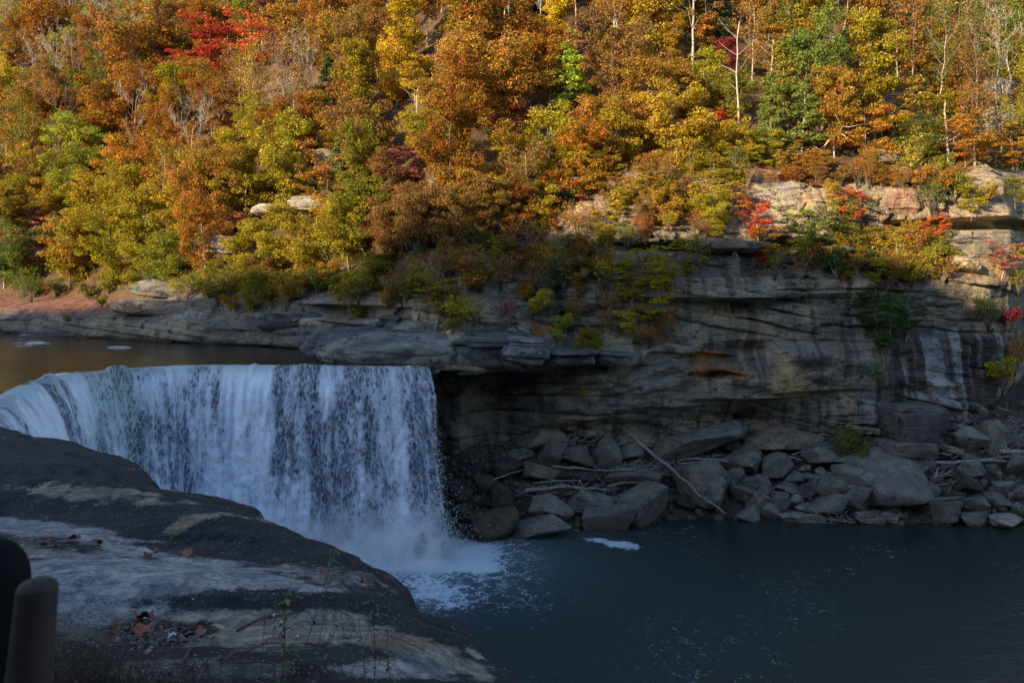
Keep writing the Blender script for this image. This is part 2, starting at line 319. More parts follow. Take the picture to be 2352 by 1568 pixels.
    c = blend(c, spot(px, py, 1805, 866, 58, 50, -35, .5, 16, .3) * .95, (.50, .36, .18)); c = blend(c, spot(px, py, 1862, 832, 60, 20, 0, .5, 17, .4) * .85, (.07, .05, .055))
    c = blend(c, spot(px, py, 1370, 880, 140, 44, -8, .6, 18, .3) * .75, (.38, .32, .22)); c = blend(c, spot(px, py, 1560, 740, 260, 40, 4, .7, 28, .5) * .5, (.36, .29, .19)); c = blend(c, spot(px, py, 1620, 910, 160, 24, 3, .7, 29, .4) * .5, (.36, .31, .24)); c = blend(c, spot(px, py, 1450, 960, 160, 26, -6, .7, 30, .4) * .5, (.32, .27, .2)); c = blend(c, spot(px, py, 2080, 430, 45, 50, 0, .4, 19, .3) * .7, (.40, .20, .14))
    c = blend(c, spot(px, py, 2280, 620, 90, 40, 0, .7, 20, .3) * .7, (.58, .40, .22))
    # darker brown rock in the hollow by the fall
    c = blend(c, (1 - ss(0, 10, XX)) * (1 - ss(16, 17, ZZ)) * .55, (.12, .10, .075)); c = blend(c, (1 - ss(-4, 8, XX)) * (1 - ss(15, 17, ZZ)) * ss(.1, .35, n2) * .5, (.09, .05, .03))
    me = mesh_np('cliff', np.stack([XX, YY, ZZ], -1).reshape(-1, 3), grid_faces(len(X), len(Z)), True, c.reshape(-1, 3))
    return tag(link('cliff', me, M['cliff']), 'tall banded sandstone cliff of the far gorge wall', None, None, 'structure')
cliff = build_cliff()

def build_bank():
    X = np.concatenate([np.arange(-260, -100, 2.0), np.arange(-100, -30, .24), np.arange(-30, -7.9, .16)]); Z = np.arange(15, 28.01, .11)
    D = profile(LB, X, Z); XX, ZZ = np.meshgrid(X, Z, indexing='ij')
    D = D + strata(XX * .6, ZZ, .45) + .5 * blocks(XX * .5, ZZ * .8, 3) * ss(19.4, 20.2, ZZ) + .6 * fbm(XX / 6, ZZ / 3, 0, 4, 70) + .15 * fbm(XX / 1, ZZ / .5, 0, 3, 71)
    YY = Yc(XX) + D; px, py = proj(XX, YY, ZZ)
    n1 = fbm(XX / 7, ZZ / 2, 0, 4, 72); n2 = fbm(XX / 2, ZZ / .8, 0, 4, 73); n3 = fbm(XX / 1.6, YY / 1.6, 0, 4, 74)
    c = np.empty(XX.shape + (3,)); c[:] = (.24, .21, .165)
    c = blend(c, ss(-.1, .4, n1) * .7, (.36, .29, .20)); c = blend(c, ss(0, .5, -n1) * .7, (.08, .08, .085))
    c = blend(c, ss(.15, .4, n2) * ss(20, 22, ZZ) * .6, (.40, .41, .38))
    c = blend(c, spot(px, py, 330, 760, 200, 22, 4, .7, 1, .3) * .7, (.40, .33, .23))
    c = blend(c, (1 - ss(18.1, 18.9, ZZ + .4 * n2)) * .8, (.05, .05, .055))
    c = blend(c, ss(21.2, 22.2, ZZ + .5 * n3) * (1 - ss(-60, -50, XX)) * .9, (.30, .13, .085)); c = blend(c, ss(24, 26, ZZ) * .9, (.16, .09, .05))
    me = mesh_np('river_bank', np.stack([XX, YY, ZZ], -1).reshape(-1, 3), grid_faces(len(X), len(Z)), True, c.reshape(-1, 3))
    return tag(link('river_bank', me, M['bank']), 'layered grey sandstone bank of the upper river', None, None, 'structure')
bank = build_bank()

# hillside behind both
def zt(X): return np.interp(X, [-260,-60,-30,-12,3,12,22,40,60,260], [23.5,23.6,25.5,28,31,37,40,41,41,42])
def dt(X): return np.interp(X, [-260,-80,-60,-45,-30,-12,3,12,22,60,260], [14,13,9,7.5,8,9.5,11,12.5,9,8,8])
def hill(X, Y):
    d = Y - Yc(X) - dt(X); n = 3.2 * fbm(X / 24, Y / 24, 0, 3, 80) + .8 * fbm(X / 6, Y / 6, 0, 3, 81)
    sl = np.interp(X, [-260, -90, -40, 30, 70, 260], [1.02, 1.02, .94, .88, .92, .9])
    up = zt(X) + sl * np.minimum(d, 62) + .72 * np.clip(d - 62, 0, 90) + .3 * np.clip(d - 152, 0, 999) + n * ss(0, 14, d)
    return np.where(d > 0, up, zt(X) - .2 + d * 1.6)
def build_hill():
    X = np.concatenate([np.arange(-260, -120, 5), np.arange(-120, 125, 1.0), np.arange(125, 261, 5)]); t = np.linspace(0, 1, 170) ** 1.35 * 240 - 1.0
    XX, TT = np.meshgrid(X, t, indexing='ij'); YY = Yc(XX) + dt(XX) + TT; ZZ = hill(XX, YY)
    me = mesh_np('hillside', np.stack([XX, YY, ZZ], -1).reshape(-1, 3), grid_faces(len(X), len(t)), True)
    k = N('leaf_litter'); v = k.geo(); a = k.noise(.35, 5, .7, v); b = k.noise(4, 5, .75, v); vo = k.n('ShaderNodeTexVoronoi', {'Scale': 5.0, 'Vector': v})
    c = k.mix(k.ramp(a, .35, .65), (.05, .032, .018), (.15, .075, .03)); c = k.mix(k.ramp(b, .4, .65), c, (.055, .04, .025)); c = k.mix(k.math('MULTIPLY', vo.outputs['Color'], .35), c, (.26, .13, .06))
    return tag(link('hillside', me, k.done(k.bsdf(c, .95, b, .8, .25))), 'steep leaf-strewn hillside rising behind the far bank', None, None, 'structure')
hillside = build_hill()

# near bank and the ridge behind the camera, whose shade fills the gorge
_eb = [(-87,131,23.2),(-60,118,24.5),(-44,115,26),(-30,105,29.5),(-16,99,34.5),(0,98,35),(8,98,33),(20,98,32.2),(31,99,31.4),(42,100,30.0),(52,100,27.6),(57,101,25.4),(61,101,23.0),(66,102,22.0),(75,104,20),(120,118,12),(200,125,0)]
YR = -105.0
def ridge_z(Xr):
    xs, zs = [], []
    for (x, y, z) in _eb:
        t = (y - YR) / -SUN.y; xs.append(x + SUN.x * t); zs.append(z + SUN.z * t)
    return np.interp(Xr, xs, zs) + 2.0 * fbm(Xr / 7, 0, 0, 4, 90) - .3
_ne = [(-260,70),(-120,62),(-60,50),(-34,45),(-27,34),(-19,25.5),(-14.6,22),(-9.7,19),(-7.4,16),(-5.36,14.5),(-3.2,12),(-1.87,10.5),(-1.2,9),(-.7,8),(-.3,7),(.05,6.2),(.6,4.5),(1.3,2.5),(3,0),(7,-5),(20,-14),(60,-26),(150,-40),(260,-60)]
def near_edge_y(X): return np.interp(X, [p[0] for p in _ne], [p[1] for p in _ne])
def near(X, Y):
    e = near_edge_y(X); d = e - Y
    top = 22.6 + .5 * ss(0, 12, d)
    rz = ridge_z(X); k = np.clip((e - 8 - Y) / (e - 8 - YR), 0, 1) ** 1.5
    z = top + (rz - top) * k + .8 * fbm(X / 9, Y / 9, 0, 3, 91) * ss(6, 30, d) * (1 - ss(.93, 1, k))
    z = np.where(Y < YR, rz + (Y - YR) * -.0 - .5 * (YR - Y) , z)
    z = np.where(d < 0, top + d * 4.0, z)
    return np.maximum(z, -3)
def build_near():
    X = np.concatenate([np.arange(-520, -60, 4), np.arange(-60, 30, 1.2), np.arange(30, 261, 4)]); Y = np.concatenate([np.arange(-200, -110, 10), np.arange(-110, -10, 2.5), np.arange(-10, 76, 1.0)])
    XX, YY = np.meshgrid(X, Y, indexing='ij'); ZZ = near(XX, YY)
    hole = (XX > -24) & (XX < 4.5) & (YY < 36) & (YY > -3)
    ZZ = np.where(hole & (near_edge_y(XX) - YY > -1), np.minimum(ZZ, 22.0), ZZ); ZZ = np.where(hole & (near_edge_y(XX) - YY <= 0), ZZ - 6, ZZ)
    me = mesh_np('near_bank', np.stack([XX, YY, ZZ], -1).reshape(-1, 3), grid_faces(len(X), len(Y)), True)
    k = N('wooded_ground'); v = k.geo(); a = k.noise(.3, 6, .75, v)
    return tag(link('near_bank', me, k.done(k.bsdf(k.mix(k.ramp(a, .35, .65), (.045, .04, .02), (.14, .08, .03)), .95, a, .8, .5))), 'wooded near bank and ridge behind the viewpoint', None, None, 'structure')
near_bank = build_near()
# ------------------------------------------------------------------ upper river, waterfall, plunge pool
lipP = [(985,845),(900,844),(800,843),(640,842),(480,841),(400,843),(330,847),(250,853),(180,860),(130,869),(90,882),(50,904),(0,937),(-60,962),(-150,985)]
LIP = np.array([at(a, b, (CAM_H - 18) * FP / (b - HZ))[:2] for a, b in lipP])
LIP = np.vstack([LIP, [[-35, 46]]])
seg = np.concatenate([[0], np.cumsum(np.linalg.norm(np.diff(LIP, axis=0), axis=1))]); SL = seg[-1]
def lip_at(s):
    q = np.stack([np.interp(s, seg, LIP[:, 0]), np.interp(s, seg, LIP[:, 1])], -1); return q
_s = np.linspace(0, SL, 400); _q = lip_at(_s)
for _ in range(30): _q[1:-1] = (_q[:-2] + _q[2:] + 2 * _q[1:-1]) / 4
def lipS(s): return np.stack([np.interp(s, _s, _q[:, 0]), np.interp(s, _s, _q[:, 1])], -1)
_t = np.gradient(_q, axis=0); _t /= np.linalg.norm(_t, axis=1)[:, None]
_n = np.stack([-_t[:, 1], _t[:, 0]], -1)             # towards the pool
if _n[50][1] > 0: _n = -_n
_n[:, 0] += .55 * np.exp(-(_s / 7) ** 2) + .15; _n /= np.linalg.norm(_n, axis=1)[:, None]
for _ in range(60): _n[1:-1] = (_n[:-2] + _n[2:] + 2 * _n[1:-1]) / 4
def norS(s): return np.stack([np.interp(s, _s, _n[:, 0]), np.interp(s, _s, _n[:, 1])], -1)

def fall_pt(s, d, off=0.0):
    """point of the falling sheet at arc length s, d metres below the lip"""
    q = lipS(s); n = norS(s); a = 3.6 + .5 * vn(s / 5, 0, 0, 101) + 1.8 * ss(30, 48, s)
    out = a * np.sqrt(np.clip(d, 0, 99) / 18.3) * .86 + a * .14 * d / 18.3 + off
    return np.stack([q[..., 0] + n[..., 0] * out, q[..., 1] + n[..., 1] * out, 17.98 - d], -1)

def density(S, T):
    """how thick the white water is, 0..1"""
    w = .5 * vn(S / 4, T / 7, 0, 113) + .02 * T
    d = .60 + .30 * vn((S + w) / 3.6, T / 22, 0, 110) + .26 * vn((S + w) / 1.3, T / 10, 0, 111) + .14 * vn((S + w) / .45, T / 3, 0, 112) + .12 * fbm((S + w) / 1.5, T / 2.5, 0, 3, 114)
    px = np.interp(S, seg[:len(lipP)], [p[0] for p in lipP])
    d += .26 * np.exp(-((px - 540) / 55) ** 2) + .10 * (1 - ss(330, 440, px)) - .22 * np.exp(-((px - 625) / 13) ** 2) - .25 * np.exp(-((px - 160) / 16) ** 2) * ss(3, 8, T) - .16 * np.exp(-((px - 300) / 16) ** 2) - .16 * ss(650, 700, px)
    d -= .22 * np.exp(-((px - 455) / 26) ** 2)
    d += .22 * ss(9, 18, T)
    return np.where(d < .46, .46 - (.46 - d) * .38, d)
def curtain(name, parent, off, s0, s1, ns, nt_, dd, mat, seed):
    s = np.linspace(s0, s1, ns); t = np.concatenate([np.linspace(-1.4, 0, 8)[:-1], np.linspace(0, 1, nt_) ** 1.25 * 18.5]); S, T = np.meshgrid(s, t, indexing='ij')
    dens = density(S, T) + dd
    amp = ss(0, 3, T)
    disp = off * amp + amp * (.42 * vn(S / 1.3 + .04 * T, T / 9, 0, 120 + seed) + .22 * vn(S / .45, T / 3.5, 0, 121 + seed) + .22 * fbm(S / .55, T / .8, 0, 3, 122 + seed) * (.4 + T / 14) + .35 * (dens - .5))
    P = fall_pt(S, np.clip(T, 0, 99), disp)
    q = lipS(S); n = norS(S); up = T < 0
    P[..., 0] = np.where(up, q[..., 0] + n[..., 0] * T, P[..., 0]); P[..., 1] = np.where(up, q[..., 1] + n[..., 1] * T, P[..., 1])
    P[..., 2] = np.where(up, 18.03 + .0 * T, P[..., 2]); P[..., 2] += .10 * vn(S / .8, T / 1.5, 0, 125) * np.exp(-(T / 1.2) ** 2) + (.26 + .35 * ss(26, 34, S)) * ss(.1, .6, vn(S / 1.7, T / 2, 0, 126) + .5 * vn(S / .5, T / .6, 0, 127)) * np.exp(-((T - .1) / .8) ** 2)
    me = mesh_np(name, P.reshape(-1, 3), grid_faces(ns, len(t)), True, attrs={'dens': dens.ravel(), 'depth': T.ravel(), 'along': S.ravel()}, uv=np.stack([S, T], -1).reshape(-1, 2))
    return link(name, me, mat, parent)
def water_sheet_mat(name, a, b, seed, sc=1.0):
    k = N(name); uvn = k.n('ShaderNodeTexCoord').outputs['UV']
    v1 = k.n('ShaderNodeMapping', {'Vector': uvn, 'Scale': (1.5 * sc, .42 * sc, 1), 'Location': (seed, seed, 0)}).outputs[0]
    v2 = k.n('ShaderNodeMapping', {'Vector': uvn, 'Scale': (3.6 * sc, 1.5 * sc, 1), 'Location': (seed, 3 * seed, 0)}).outputs[0]
    warp = k.n('ShaderNodeVectorMath', {0: v2, 1: k.n('ShaderNodeVectorMath', {0: k.noise(1.2, 3, .6, v2, 0, 'Color'), 1: (1.4, 1.4, 1.4)}, operation='MULTIPLY').outputs[0]}, operation='ADD').outputs[0]
    n1 = k.noise(1.0, 4, .6, v1); n2 = k.noise(1.0, 4, .62, v2); web = k.n('ShaderNodeTexVoronoi', {'Scale': .85, 'Vector': warp}, feature='DISTANCE_TO_EDGE').outputs['Distance']
    fib = k.ramp(web, .22, .02)
    d = k.attr('dens').outputs['Fac']
    m = k.math('ADD', k.math('ADD', k.math('MULTIPLY', n1, .8), k.math('MULTIPLY', n2, 1.05)), k.math('ADD', d, k.math('MULTIPLY', fib, .28)))
    mask = k.ramp(m, a, b)
    T = k.attr('depth').outputs['Fac']; topc = k.ramp(T, 1.1, -.3)
    white = k.mix(k.ramp(k.math('ADD', k.math('MULTIPLY', d, .55), k.math('ADD', k.math('MULTIPLY', n2, .35), k.math('MULTIPLY', n1, .45))), .52, .98), (.22, .27, .35), (.74, .80, .90))
    S = k.attr('along').outputs['Fac']; gz = k.math('MULTIPLY', k.math('MULTIPLY', k.ramp(S, 29.5, 32), k.ramp(S, 38, 34)), k.ramp(T, 14, 3))
    white = k.mix(k.math('MULTIPLY', gz, .5), white, (.34, .44, .36))
    white = k.mix(k.math('MULTIPLY', topc, .55), white, (.16, .20, .17))
    body = k.bsdf(white, .55, k.math('ADD', n2, n1), .6, .15, Specular_IOR_Level=.3)
    thin = k.bsdf(k.mix(topc, (.12, .16, .20), (.06, .07, .045)), .15, n2, .4, .08, Specular_IOR_Level=.5)
    tr = k.n('ShaderNodeBsdfTransparent'); th = k.n('ShaderNodeMixShader', {0: k.math('MULTIPLY', k.math('SUBTRACT', 1.0, topc), .55), 1: thin.outputs[0], 2: tr.outputs[0]})
    return k.done(k.n('ShaderNodeMixShader', {0: mask, 1: th.outputs[0], 2: body.outputs[0]}))
fall = tag(link('waterfall', None, loc=(0, 0, 0)), 'wide white waterfall dropping over the curved rock lip into the pool', 'waterfall')
curtain('back_curtain', fall, -.55, .35, SL - .5, 560, 150, .06, water_sheet_mat('falling_water_back', 1.36, 1.70, 3.1, 1.2), 3)
curtain('front_curtain', fall, .15, 0, SL, 700, 190, -.03, water_sheet_mat('falling_water', 1.30, 1.66, 9.7, 1.0), 9)

# loose drops torn off the curtain
def drops():
    r = np.random.RandomState(3); n = 16000
    s = np.concatenate([r.uniform(0, SL, n - 3500), np.abs(r.normal(0, .5, 3500))]); s = np.clip(s, 0, SL - 1); d = r.uniform(0, 1, n) ** .6 * 18.2
    keep = r.uniform(0, 1, n) < .35 + .8 * (density(s, d) - .3); s, d = s[keep], d[keep]; n = len(s)
    P = fall_pt(s, d, .25 + np.abs(r.normal(0, .25, n)) * (.3 + d / 12)); edge = s < 1.6
    P[:, 0] += np.where(edge, r.exponential(.13, n) * (.2 + d / 9), 0) + r.normal(0, .06, n); P[:, 2] += r.normal(0, .15, n)
    sz = r.uniform(.014, .036, n) * (.6 + d / 22); V = P[:, None, :] + r.normal(0, 1, (n, 4, 3)) * sz[:, None, None] * np.array([1, 1, 1.7])
    F = (np.arange(n)[:, None, None] * 4 + np.array([[0, 1, 2], [0, 2, 3], [0, 3, 1], [1, 3, 2]])[None]).reshape(-1, 3)
    k = N('spray_drops'); return tag(link('drops', mesh_np('drops', V.reshape(-1, 3), F, True), k.done(k.bsdf((.82, .86, .9), .5)), fall), None, None, None, 'stuff')
drops()

# rock wall the water falls in front of
def fall_wall():
    s = np.linspace(-4, SL + 2, 300); z = np.linspace(-3, 17.7, 110); S, Z = np.meshgrid(s, z, indexing='ij'); sc = np.clip(S, 0, SL)
    q = lipS(sc); n = norS(sc); und = -(.35 + 3.6 * ss(17.4, 10, Z) - 1.6 * ss(8, 0, Z)) + strata(S, Z, .35, 9) * ss(17.7, 16.5, Z) + .5 * fbm(S / 3, Z / 2, 0, 4, 130) * ss(17.6, 16, Z)
    tg = lipS(np.array([0.0]))[0] - lipS(np.array([1.0]))[0]
    X = q[..., 0] + n[..., 0] * und - np.where(S < 0, S, 0) * .15; Y = q[..., 1] + n[..., 1] * und - np.where(S < 0, S, 0) * 2.2
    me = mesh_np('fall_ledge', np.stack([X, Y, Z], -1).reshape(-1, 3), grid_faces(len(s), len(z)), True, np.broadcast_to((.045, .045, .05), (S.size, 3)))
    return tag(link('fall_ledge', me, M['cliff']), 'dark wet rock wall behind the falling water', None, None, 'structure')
fall_wall()

def river_mat():
    k = N('river_water'); v = k.geo((1, 1, 1)); vr = k.geo((.55, 1.5, 1)); w1 = k.noise(1.0, 5, .6, vr, .4); w2 = k.noise(4.0, 4, .6, vr)
    h = k.math('ADD', w1, k.math('MULTIPLY', w2, .3))
    f = k.attr('foam').outputs['Fac']; fm = k.ramp(k.math('ADD', k.noise(1.6, 6, .75, k.geo((.6, 1.6, 1)), .6), f), 1.0, 1.12)
    c = k.mix(fm, k.attr('Col').outputs['Color'], (.72, .78, .82))
    return k.done(k.bsdf(c, k.math('ADD', k.math('MULTIPLY', fm, .5), .10), h, .35, .16, IOR=1.33))
def build_river():
    # rows run from the lip back upstream to the far bank
    s = np.linspace(0, SL, 260); q = lipS(s); n = norS(s); V = []; nv = 70
    back = np.where(q[:, 0] > -200, 1, 1)
    dirs = np.stack([-.35 - .5 * ss(0, SL, s), 1.0 - .75 * ss(SL * .55, SL, s)], -1); dirs /= np.linalg.norm(dirs, axis=1)[:, None]
    u = np.linspace(0, 1, nv) ** 1.7; L = 8 + 120 * ss(3, SL * .55, s) + 40 * ss(SL * .6, SL, s)
    start = q - n * 1.25
    P = start[:, None, :] + dirs[:, None, :] * (u[None, :, None] * L[:, None, None])
    X, Y = P[..., 0], P[..., 1]; D = u[None, :] * L[:, None] + 0 * X
    f = .16 + .30 * np.exp(-(D / 2.0) ** 2) * ss(25, 38, s)[:, None] + .1 * vn(X / 8, Y / 4, 0, 140)
    px, py = proj(X, Y, 18.0)
    f = f + .30 * spot(px, py, 40, 778, 130, 18, 0, .9, 1, .9) + .42 * spot(px, py, 330, 866, 180, 12, 0, .7) + .34 * spot(px, py, 270, 800, 50, 7, 0, .9, 2, 1.) + .36 * spot(px, py, 385, 808, 34, 6, 0, .9, 3, 1.) + .35 * spot(px, py, 110, 858, 60, 10) + .3 * spot(px, py, 640, 836, 14, 5) + .2 * spot(px, py, 90, 795, 110, 10)
    c = np.empty(X.shape + (3,)); c[:] = (.024, .014, .004); c = blend(c, spot(px, py, 20, 905, 90, 50, 0, .8), (.03, .07, .02))
    Z = 18.0 + .03 * vn(X / 2, Y / 1, 0, 141) * ss(0, 3, D)
    me = mesh_np('upper_river', np.stack([X, Y, Z], -1).reshape(-1, 3), grid_faces(len(s), nv), True, c.reshape(-1, 3), attrs={'foam': f.ravel()})
    tag(link('upper_river', me, river_mat()), 'smooth brown river above the fall', None, None, 'structure')
build_river()
# bed slab under the river
def river_bed():
    s = np.linspace(0, SL, 80); q = lipS(s) - norS(s) * .6
    far = np.stack([q[:, 0] - 30 - 120 * ss(0, SL, s), q[:, 1] + 25 + 50 * (1 - ss(SL * .5, SL, s))], -1)
    u = np.linspace(0, 1, 12); P = q[:, None, :] * (1 - u)[None, :, None] + far[:, None, :] * u[None, :, None]
    V = np.concatenate([P, np.full(P.shape[:2] + (1,), 17.72)], -1)
    tag(link('river_bed', mesh_np('river_bed', V.reshape(-1, 3), grid_faces(80, 12), True, np.broadcast_to((.05, .04, .025), (960, 3))), M['bank']), 'rock bed under the upper river', None, None, 'structure')
river_bed()

def landing(s): return fall_pt(s, np.full(np.shape(s), 18.0))[..., :2]
_lp = landing(np.linspace(0, SL * .8, 120))
def dland(X, Y):
    d = np.full(X.shape, 1e9)
    for a in _lp: d = np.minimum(d, (X - a[0]) ** 2 + (Y - a[1]) ** 2)
    return np.sqrt(d)
def build_pool():
    X = np.concatenate([np.arange(-48, 30, .45), np.arange(30, 110, 1.2), np.arange(110, 300, 8)]); Y = np.concatenate([np.arange(-70, 30, 5), np.arange(30, 104, .45), np.arange(104, 150, 4)])
    XX, YY = np.meshgrid(X, Y, indexing='ij'); d = dland(XX, YY); px, py = proj(XX, np.maximum(YY, 20), 0.0 * XX)
    f = .95 * np.exp(-(d / 4.2) ** 2) + .26 * np.exp(-(d / 9) ** 2) + .10 * vn(XX / 6, YY / 6, 0, 150)
    f += .55 * spot(px, py, 1080, 1295, 75, 20, 14, .7, 3, .3) + .62 * spot(px, py, 1418, 1249, 88, 12, 9, .8, 2, .7) + .25 * spot(px, py, 990, 1360, 110, 45, 10, .9, 5, .3)
    f += .10 * spot(px, py, 1150, 1390, 300, 90, 14, .9, 7, .4) + .055
    Z = .55 * np.exp(-(d / 2.6) ** 2) * (1 + .9 * fbm(XX / 1.1, YY / 1.1, 0, 3, 151)) + .06 * fbm(XX / 3, YY / 3, 0, 3, 152) * np.exp(-(d / 20) ** 2)
    c = np.empty(XX.shape + (3,)); c[:] = (.032, .041, .035); c = blend(c, np.exp(-(d / 26) ** 2) * .8, (.035, .06, .068)); c = blend(c, np.exp(-(d / 9) ** 2) * .8, (.16, .22, .26)); c = blend(c, ss(60, 84, YY) * ss(5, 25, XX) * .6, (.012, .016, .013))
    me = mesh_np('plunge_pool', np.stack([XX, YY, Z], -1).reshape(-1, 3), grid_faces(len(X), len(Y)), True, c.reshape(-1, 3), attrs={'foam': f.ravel()})
    k = N('pool_water'); v = k.geo(); w1 = k.noise(.55, 5, .6, k.geo((.8, 1.4, 1)), .8); w2 = k.noise(3.2, 4, .65, v, .5)
    fo = k.attr('foam').outputs['Fac']
    fine = k.noise(1.3, 7, .74, v, 1.1); web = k.n('ShaderNodeTexVoronoi', {'Scale': .55, 'Vector': k.n('ShaderNodeVectorMath', {0: v, 1: k.n('ShaderNodeVectorMath', {0: k.noise(.5, 4, .65, v, 0, 'Color'), 1: (5, 5, 5)}, operation='MULTIPLY').outputs[0]}, operation='ADD').outputs[0]}, feature='DISTANCE_TO_EDGE').outputs['Distance']
    m = k.math('ADD', k.math('ADD', fine, fo), k.math('MULTIPLY', k.ramp(web, .10, .0), .22))
    m2 = k.math('MULTIPLY', k.ramp(m, .80, 1.15), k.ramp(m, .74, .96))
    col = k.mix(m2, k.attr('Col').outputs['Color'], (.48, .56, .64))
    p = k.bsdf(col, k.math('ADD', k.math('MULTIPLY', m2, .5), .08), k.math('ADD', w1, k.math('MULTIPLY', w2, .4)), .5, .2, IOR=1.33)
    tag(link('plunge_pool', me, k.done(p)), 'dark teal plunge pool with foam below the fall', None, None, 'structure')
build_pool()

def splash():
    r = np.random.RandomState(9); s = np.concatenate([r.uniform(0, 24, 9000), np.abs(r.normal(1.5, 2.2, 9000))]); s = np.clip(s, 0, SL * .7); P2 = landing(s); n = norS(s)
    a = r.normal(.6, 1.3, len(s)); h = np.abs(r.normal(0, 1.0, len(s))) * np.exp(-(a - .3) ** 2 / 3) * (1.0 + .9 * np.exp(-((s - 3) / 3) ** 2)) * 1.5
    P = np.stack([P2[:, 0] + n[:, 0] * a + r.normal(0, .5, len(s)) + np.where(s < 3, r.exponential(.8, len(s)), 0), P2[:, 1] + n[:, 1] * a + r.normal(0, .5, len(s)), .1 + h], 1)
    sz = r.uniform(.015, .045, len(s)); V = P[:, None, :] + r.normal(0, 1, (len(s), 4, 3)) * sz[:, None, None]; F = (np.arange(len(s))[:, None, None] * 4 + np.array([[0, 1, 2], [0, 2, 3], [0, 3, 1], [1, 3, 2]])[None]).reshape(-1, 3)
    tag(link('splash_drops', mesh_np('splash_drops', V.reshape(-1, 3), F, True), bpy.data.materials['spray_drops']), 'spray leaping up where the fall lands in the pool', 'spray', None, 'stuff')
splash()
# mist over the landing line: one soft closed volume
def mist():
    mb = MB(); s = np.linspace(0.5, 26, 28); path = landing(s); rad = 5.0 + .9 * vn(s / 3, 0, 0, 160); rad[0] = .6; rad[-1] = .6
    P = np.concatenate([path + norS(s) * 2.2, np.full((28, 1), .9)], 1)
    V, F = tube(P, rad, 14); mb.add(V, F)
    k = N('mist'); v = k.geo(); d = k.ramp(k.noise(.45, 5, .65, v), .40, .75)
    z = k.n('ShaderNodeSeparateXYZ', {0: k.geo()}).outputs[2]
    dd = k.math('MULTIPLY', k.math('MULTIPLY', d, k.ramp(z, 6.0, .2)), 1.3)
    vol = k.n('ShaderNodeVolumePrincipled', {'Color': (1, 1, 1, 1), 'Density': dd, 'Anisotropy': .2})
    k.t.links.new(vol.outputs[0], k.out.inputs['Volume'])
    tag(link('mist', mb.mesh('mist'), k.m), 'pale mist rising where the fall strikes the pool', 'mist', None, 'stuff')
mist()
# ------------------------------------------------------------------ foreground ledge
CTRL = [ # px, py, Y of points on the rock
 (0,985,22),(100,1000,21.2),(200,1030,20),(265,1050,19),(300,1085,17.6),(350,1130,16),(430,1135,15.4),(520,1145,14.5),(600,1190,13.2),(700,1235,12),(800,1275,11.2),(860,1310,10.5),(895,1345,9.8),(940,1400,9),(1000,1415,8.1),(1050,1450,7.6),(1100,1500,7),(1190,1568,6.2),
 (0,1098,14.2),(100,1096,13.6),(200,1108,13.2),(300,1124,12.9),(400,1147,12.8),(500,1164,12.7),(590,1198,12.2),(690,1240,11.5),(0,1050,17.8),(150,1062,16.6),(330,1124,14.6),
 (0,1175,12.6),(150,1180,12.3),(270,1205,11.6),(380,1245,10.6),(450,1262,10.1),(560,1290,9.6),(700,1310,9.2),(800,1330,9.0),
 (380,1215,10.9),(430,1188,11.0),(500,1180,11.2),(560,1183,11.4),(640,1206,11.3),(740,1245,10.8),(820,1285,10.3),
 (0,1215,11.0),(150,1235,10.3),(300,1265,9.6),(420,1278,9.2),
 (0,1262,9.0),(100,1265,8.8),(200,1278,8.6),(350,1300,8.3),(520,1312,8.3),(700,1325,8.2),(820,1352,8.0),
 (0,1330,7.5),(200,1335,7.3),(350,1345,7.15),(520,1352,7.1),(700,1358,7.2),(850,1380,7.4),
 (100,1392,7.0),(230,1400,7.0),(330,1385,7.05),(420,1375,7.1),(520,1372,7.15),(650,1374,7.2),(800,1398,7.2),
 (300,1432,6.65),(400,1420,6.8),(520,1412,6.9),(640,1412,6.95),(760,1420,6.9),(860,1428,7.1),
 (200,1470,5.8),(300,1490,5.7),(420,1488,5.75),(540,1475,5.9),(660,1462,6.1),(780,1455,6.3),(900,1450,6.6),(960,1440,7.1),
 (100,1568,4.6),(250,1568,4.7),(400,1568,4.75),(550,1568,4.8),(700,1568,4.9),(850,1568,5.1),(950,1568,5.4),(1060,1568,5.8),
 (880,1490,5.9),(960,1490,6.4),(1030,1490,6.8),(830,1520,5.4),(1000,1530,6.1),(700,1510,5.4),(500,1520,5.2)]
CP = np.array([at(*c) for c in CTRL])
extra = np.array([(-20,26,23.2),(-24,20,23.6),(-16,14,24.2),(-12,8,24.6),(-8,4,24.9),(-3,3,24.95),(0,3.0,24.9),(1.2,2.2,24.7),(-14,2,25.2),(3,-2,24.6),(-6,1,25.2),(0,0,25.3),(-24,34,22.8),(-6,-3,25.4),(-20,-3,25.5)])
CPa = np.vstack([CP, extra])
def _tps(P, Q, V=None):
    d = np.sqrt(((P[:, None, 0] - Q[None, :, 0]) / 1.0) ** 2 + (P[:, None, 1] - Q[None, :, 1]) ** 2 + .02); return d
A = _tps(CPa, CPa); n_ = len(CPa)
Q_ = np.column_stack([np.ones(n_), CPa[:, 0], CPa[:, 1]])
Mx = np.zeros((n_ + 3, n_ + 3)); Mx[:n_, :n_] = A - .02 * np.eye(n_); Mx[:n_, n_:] = Q_; Mx[n_:, :n_] = Q_.T
wts = np.linalg.solve(Mx, np.concatenate([CPa[:, 2], [0, 0, 0]]))
def top_z(X, Y):
    P = np.column_stack([X.ravel(), Y.ravel()]); out = np.empty(len(P))
    for i in range(0, len(P), 40000):
        q = P[i:i + 40000]; out[i:i + 40000] = _tps(q, CPa) @ wts[:n_] + wts[n_] + q @ wts[n_ + 1:]
    return out.reshape(X.shape)
EDGE = np.array([p for p in _ne if -40 < p[0] < 8], float)
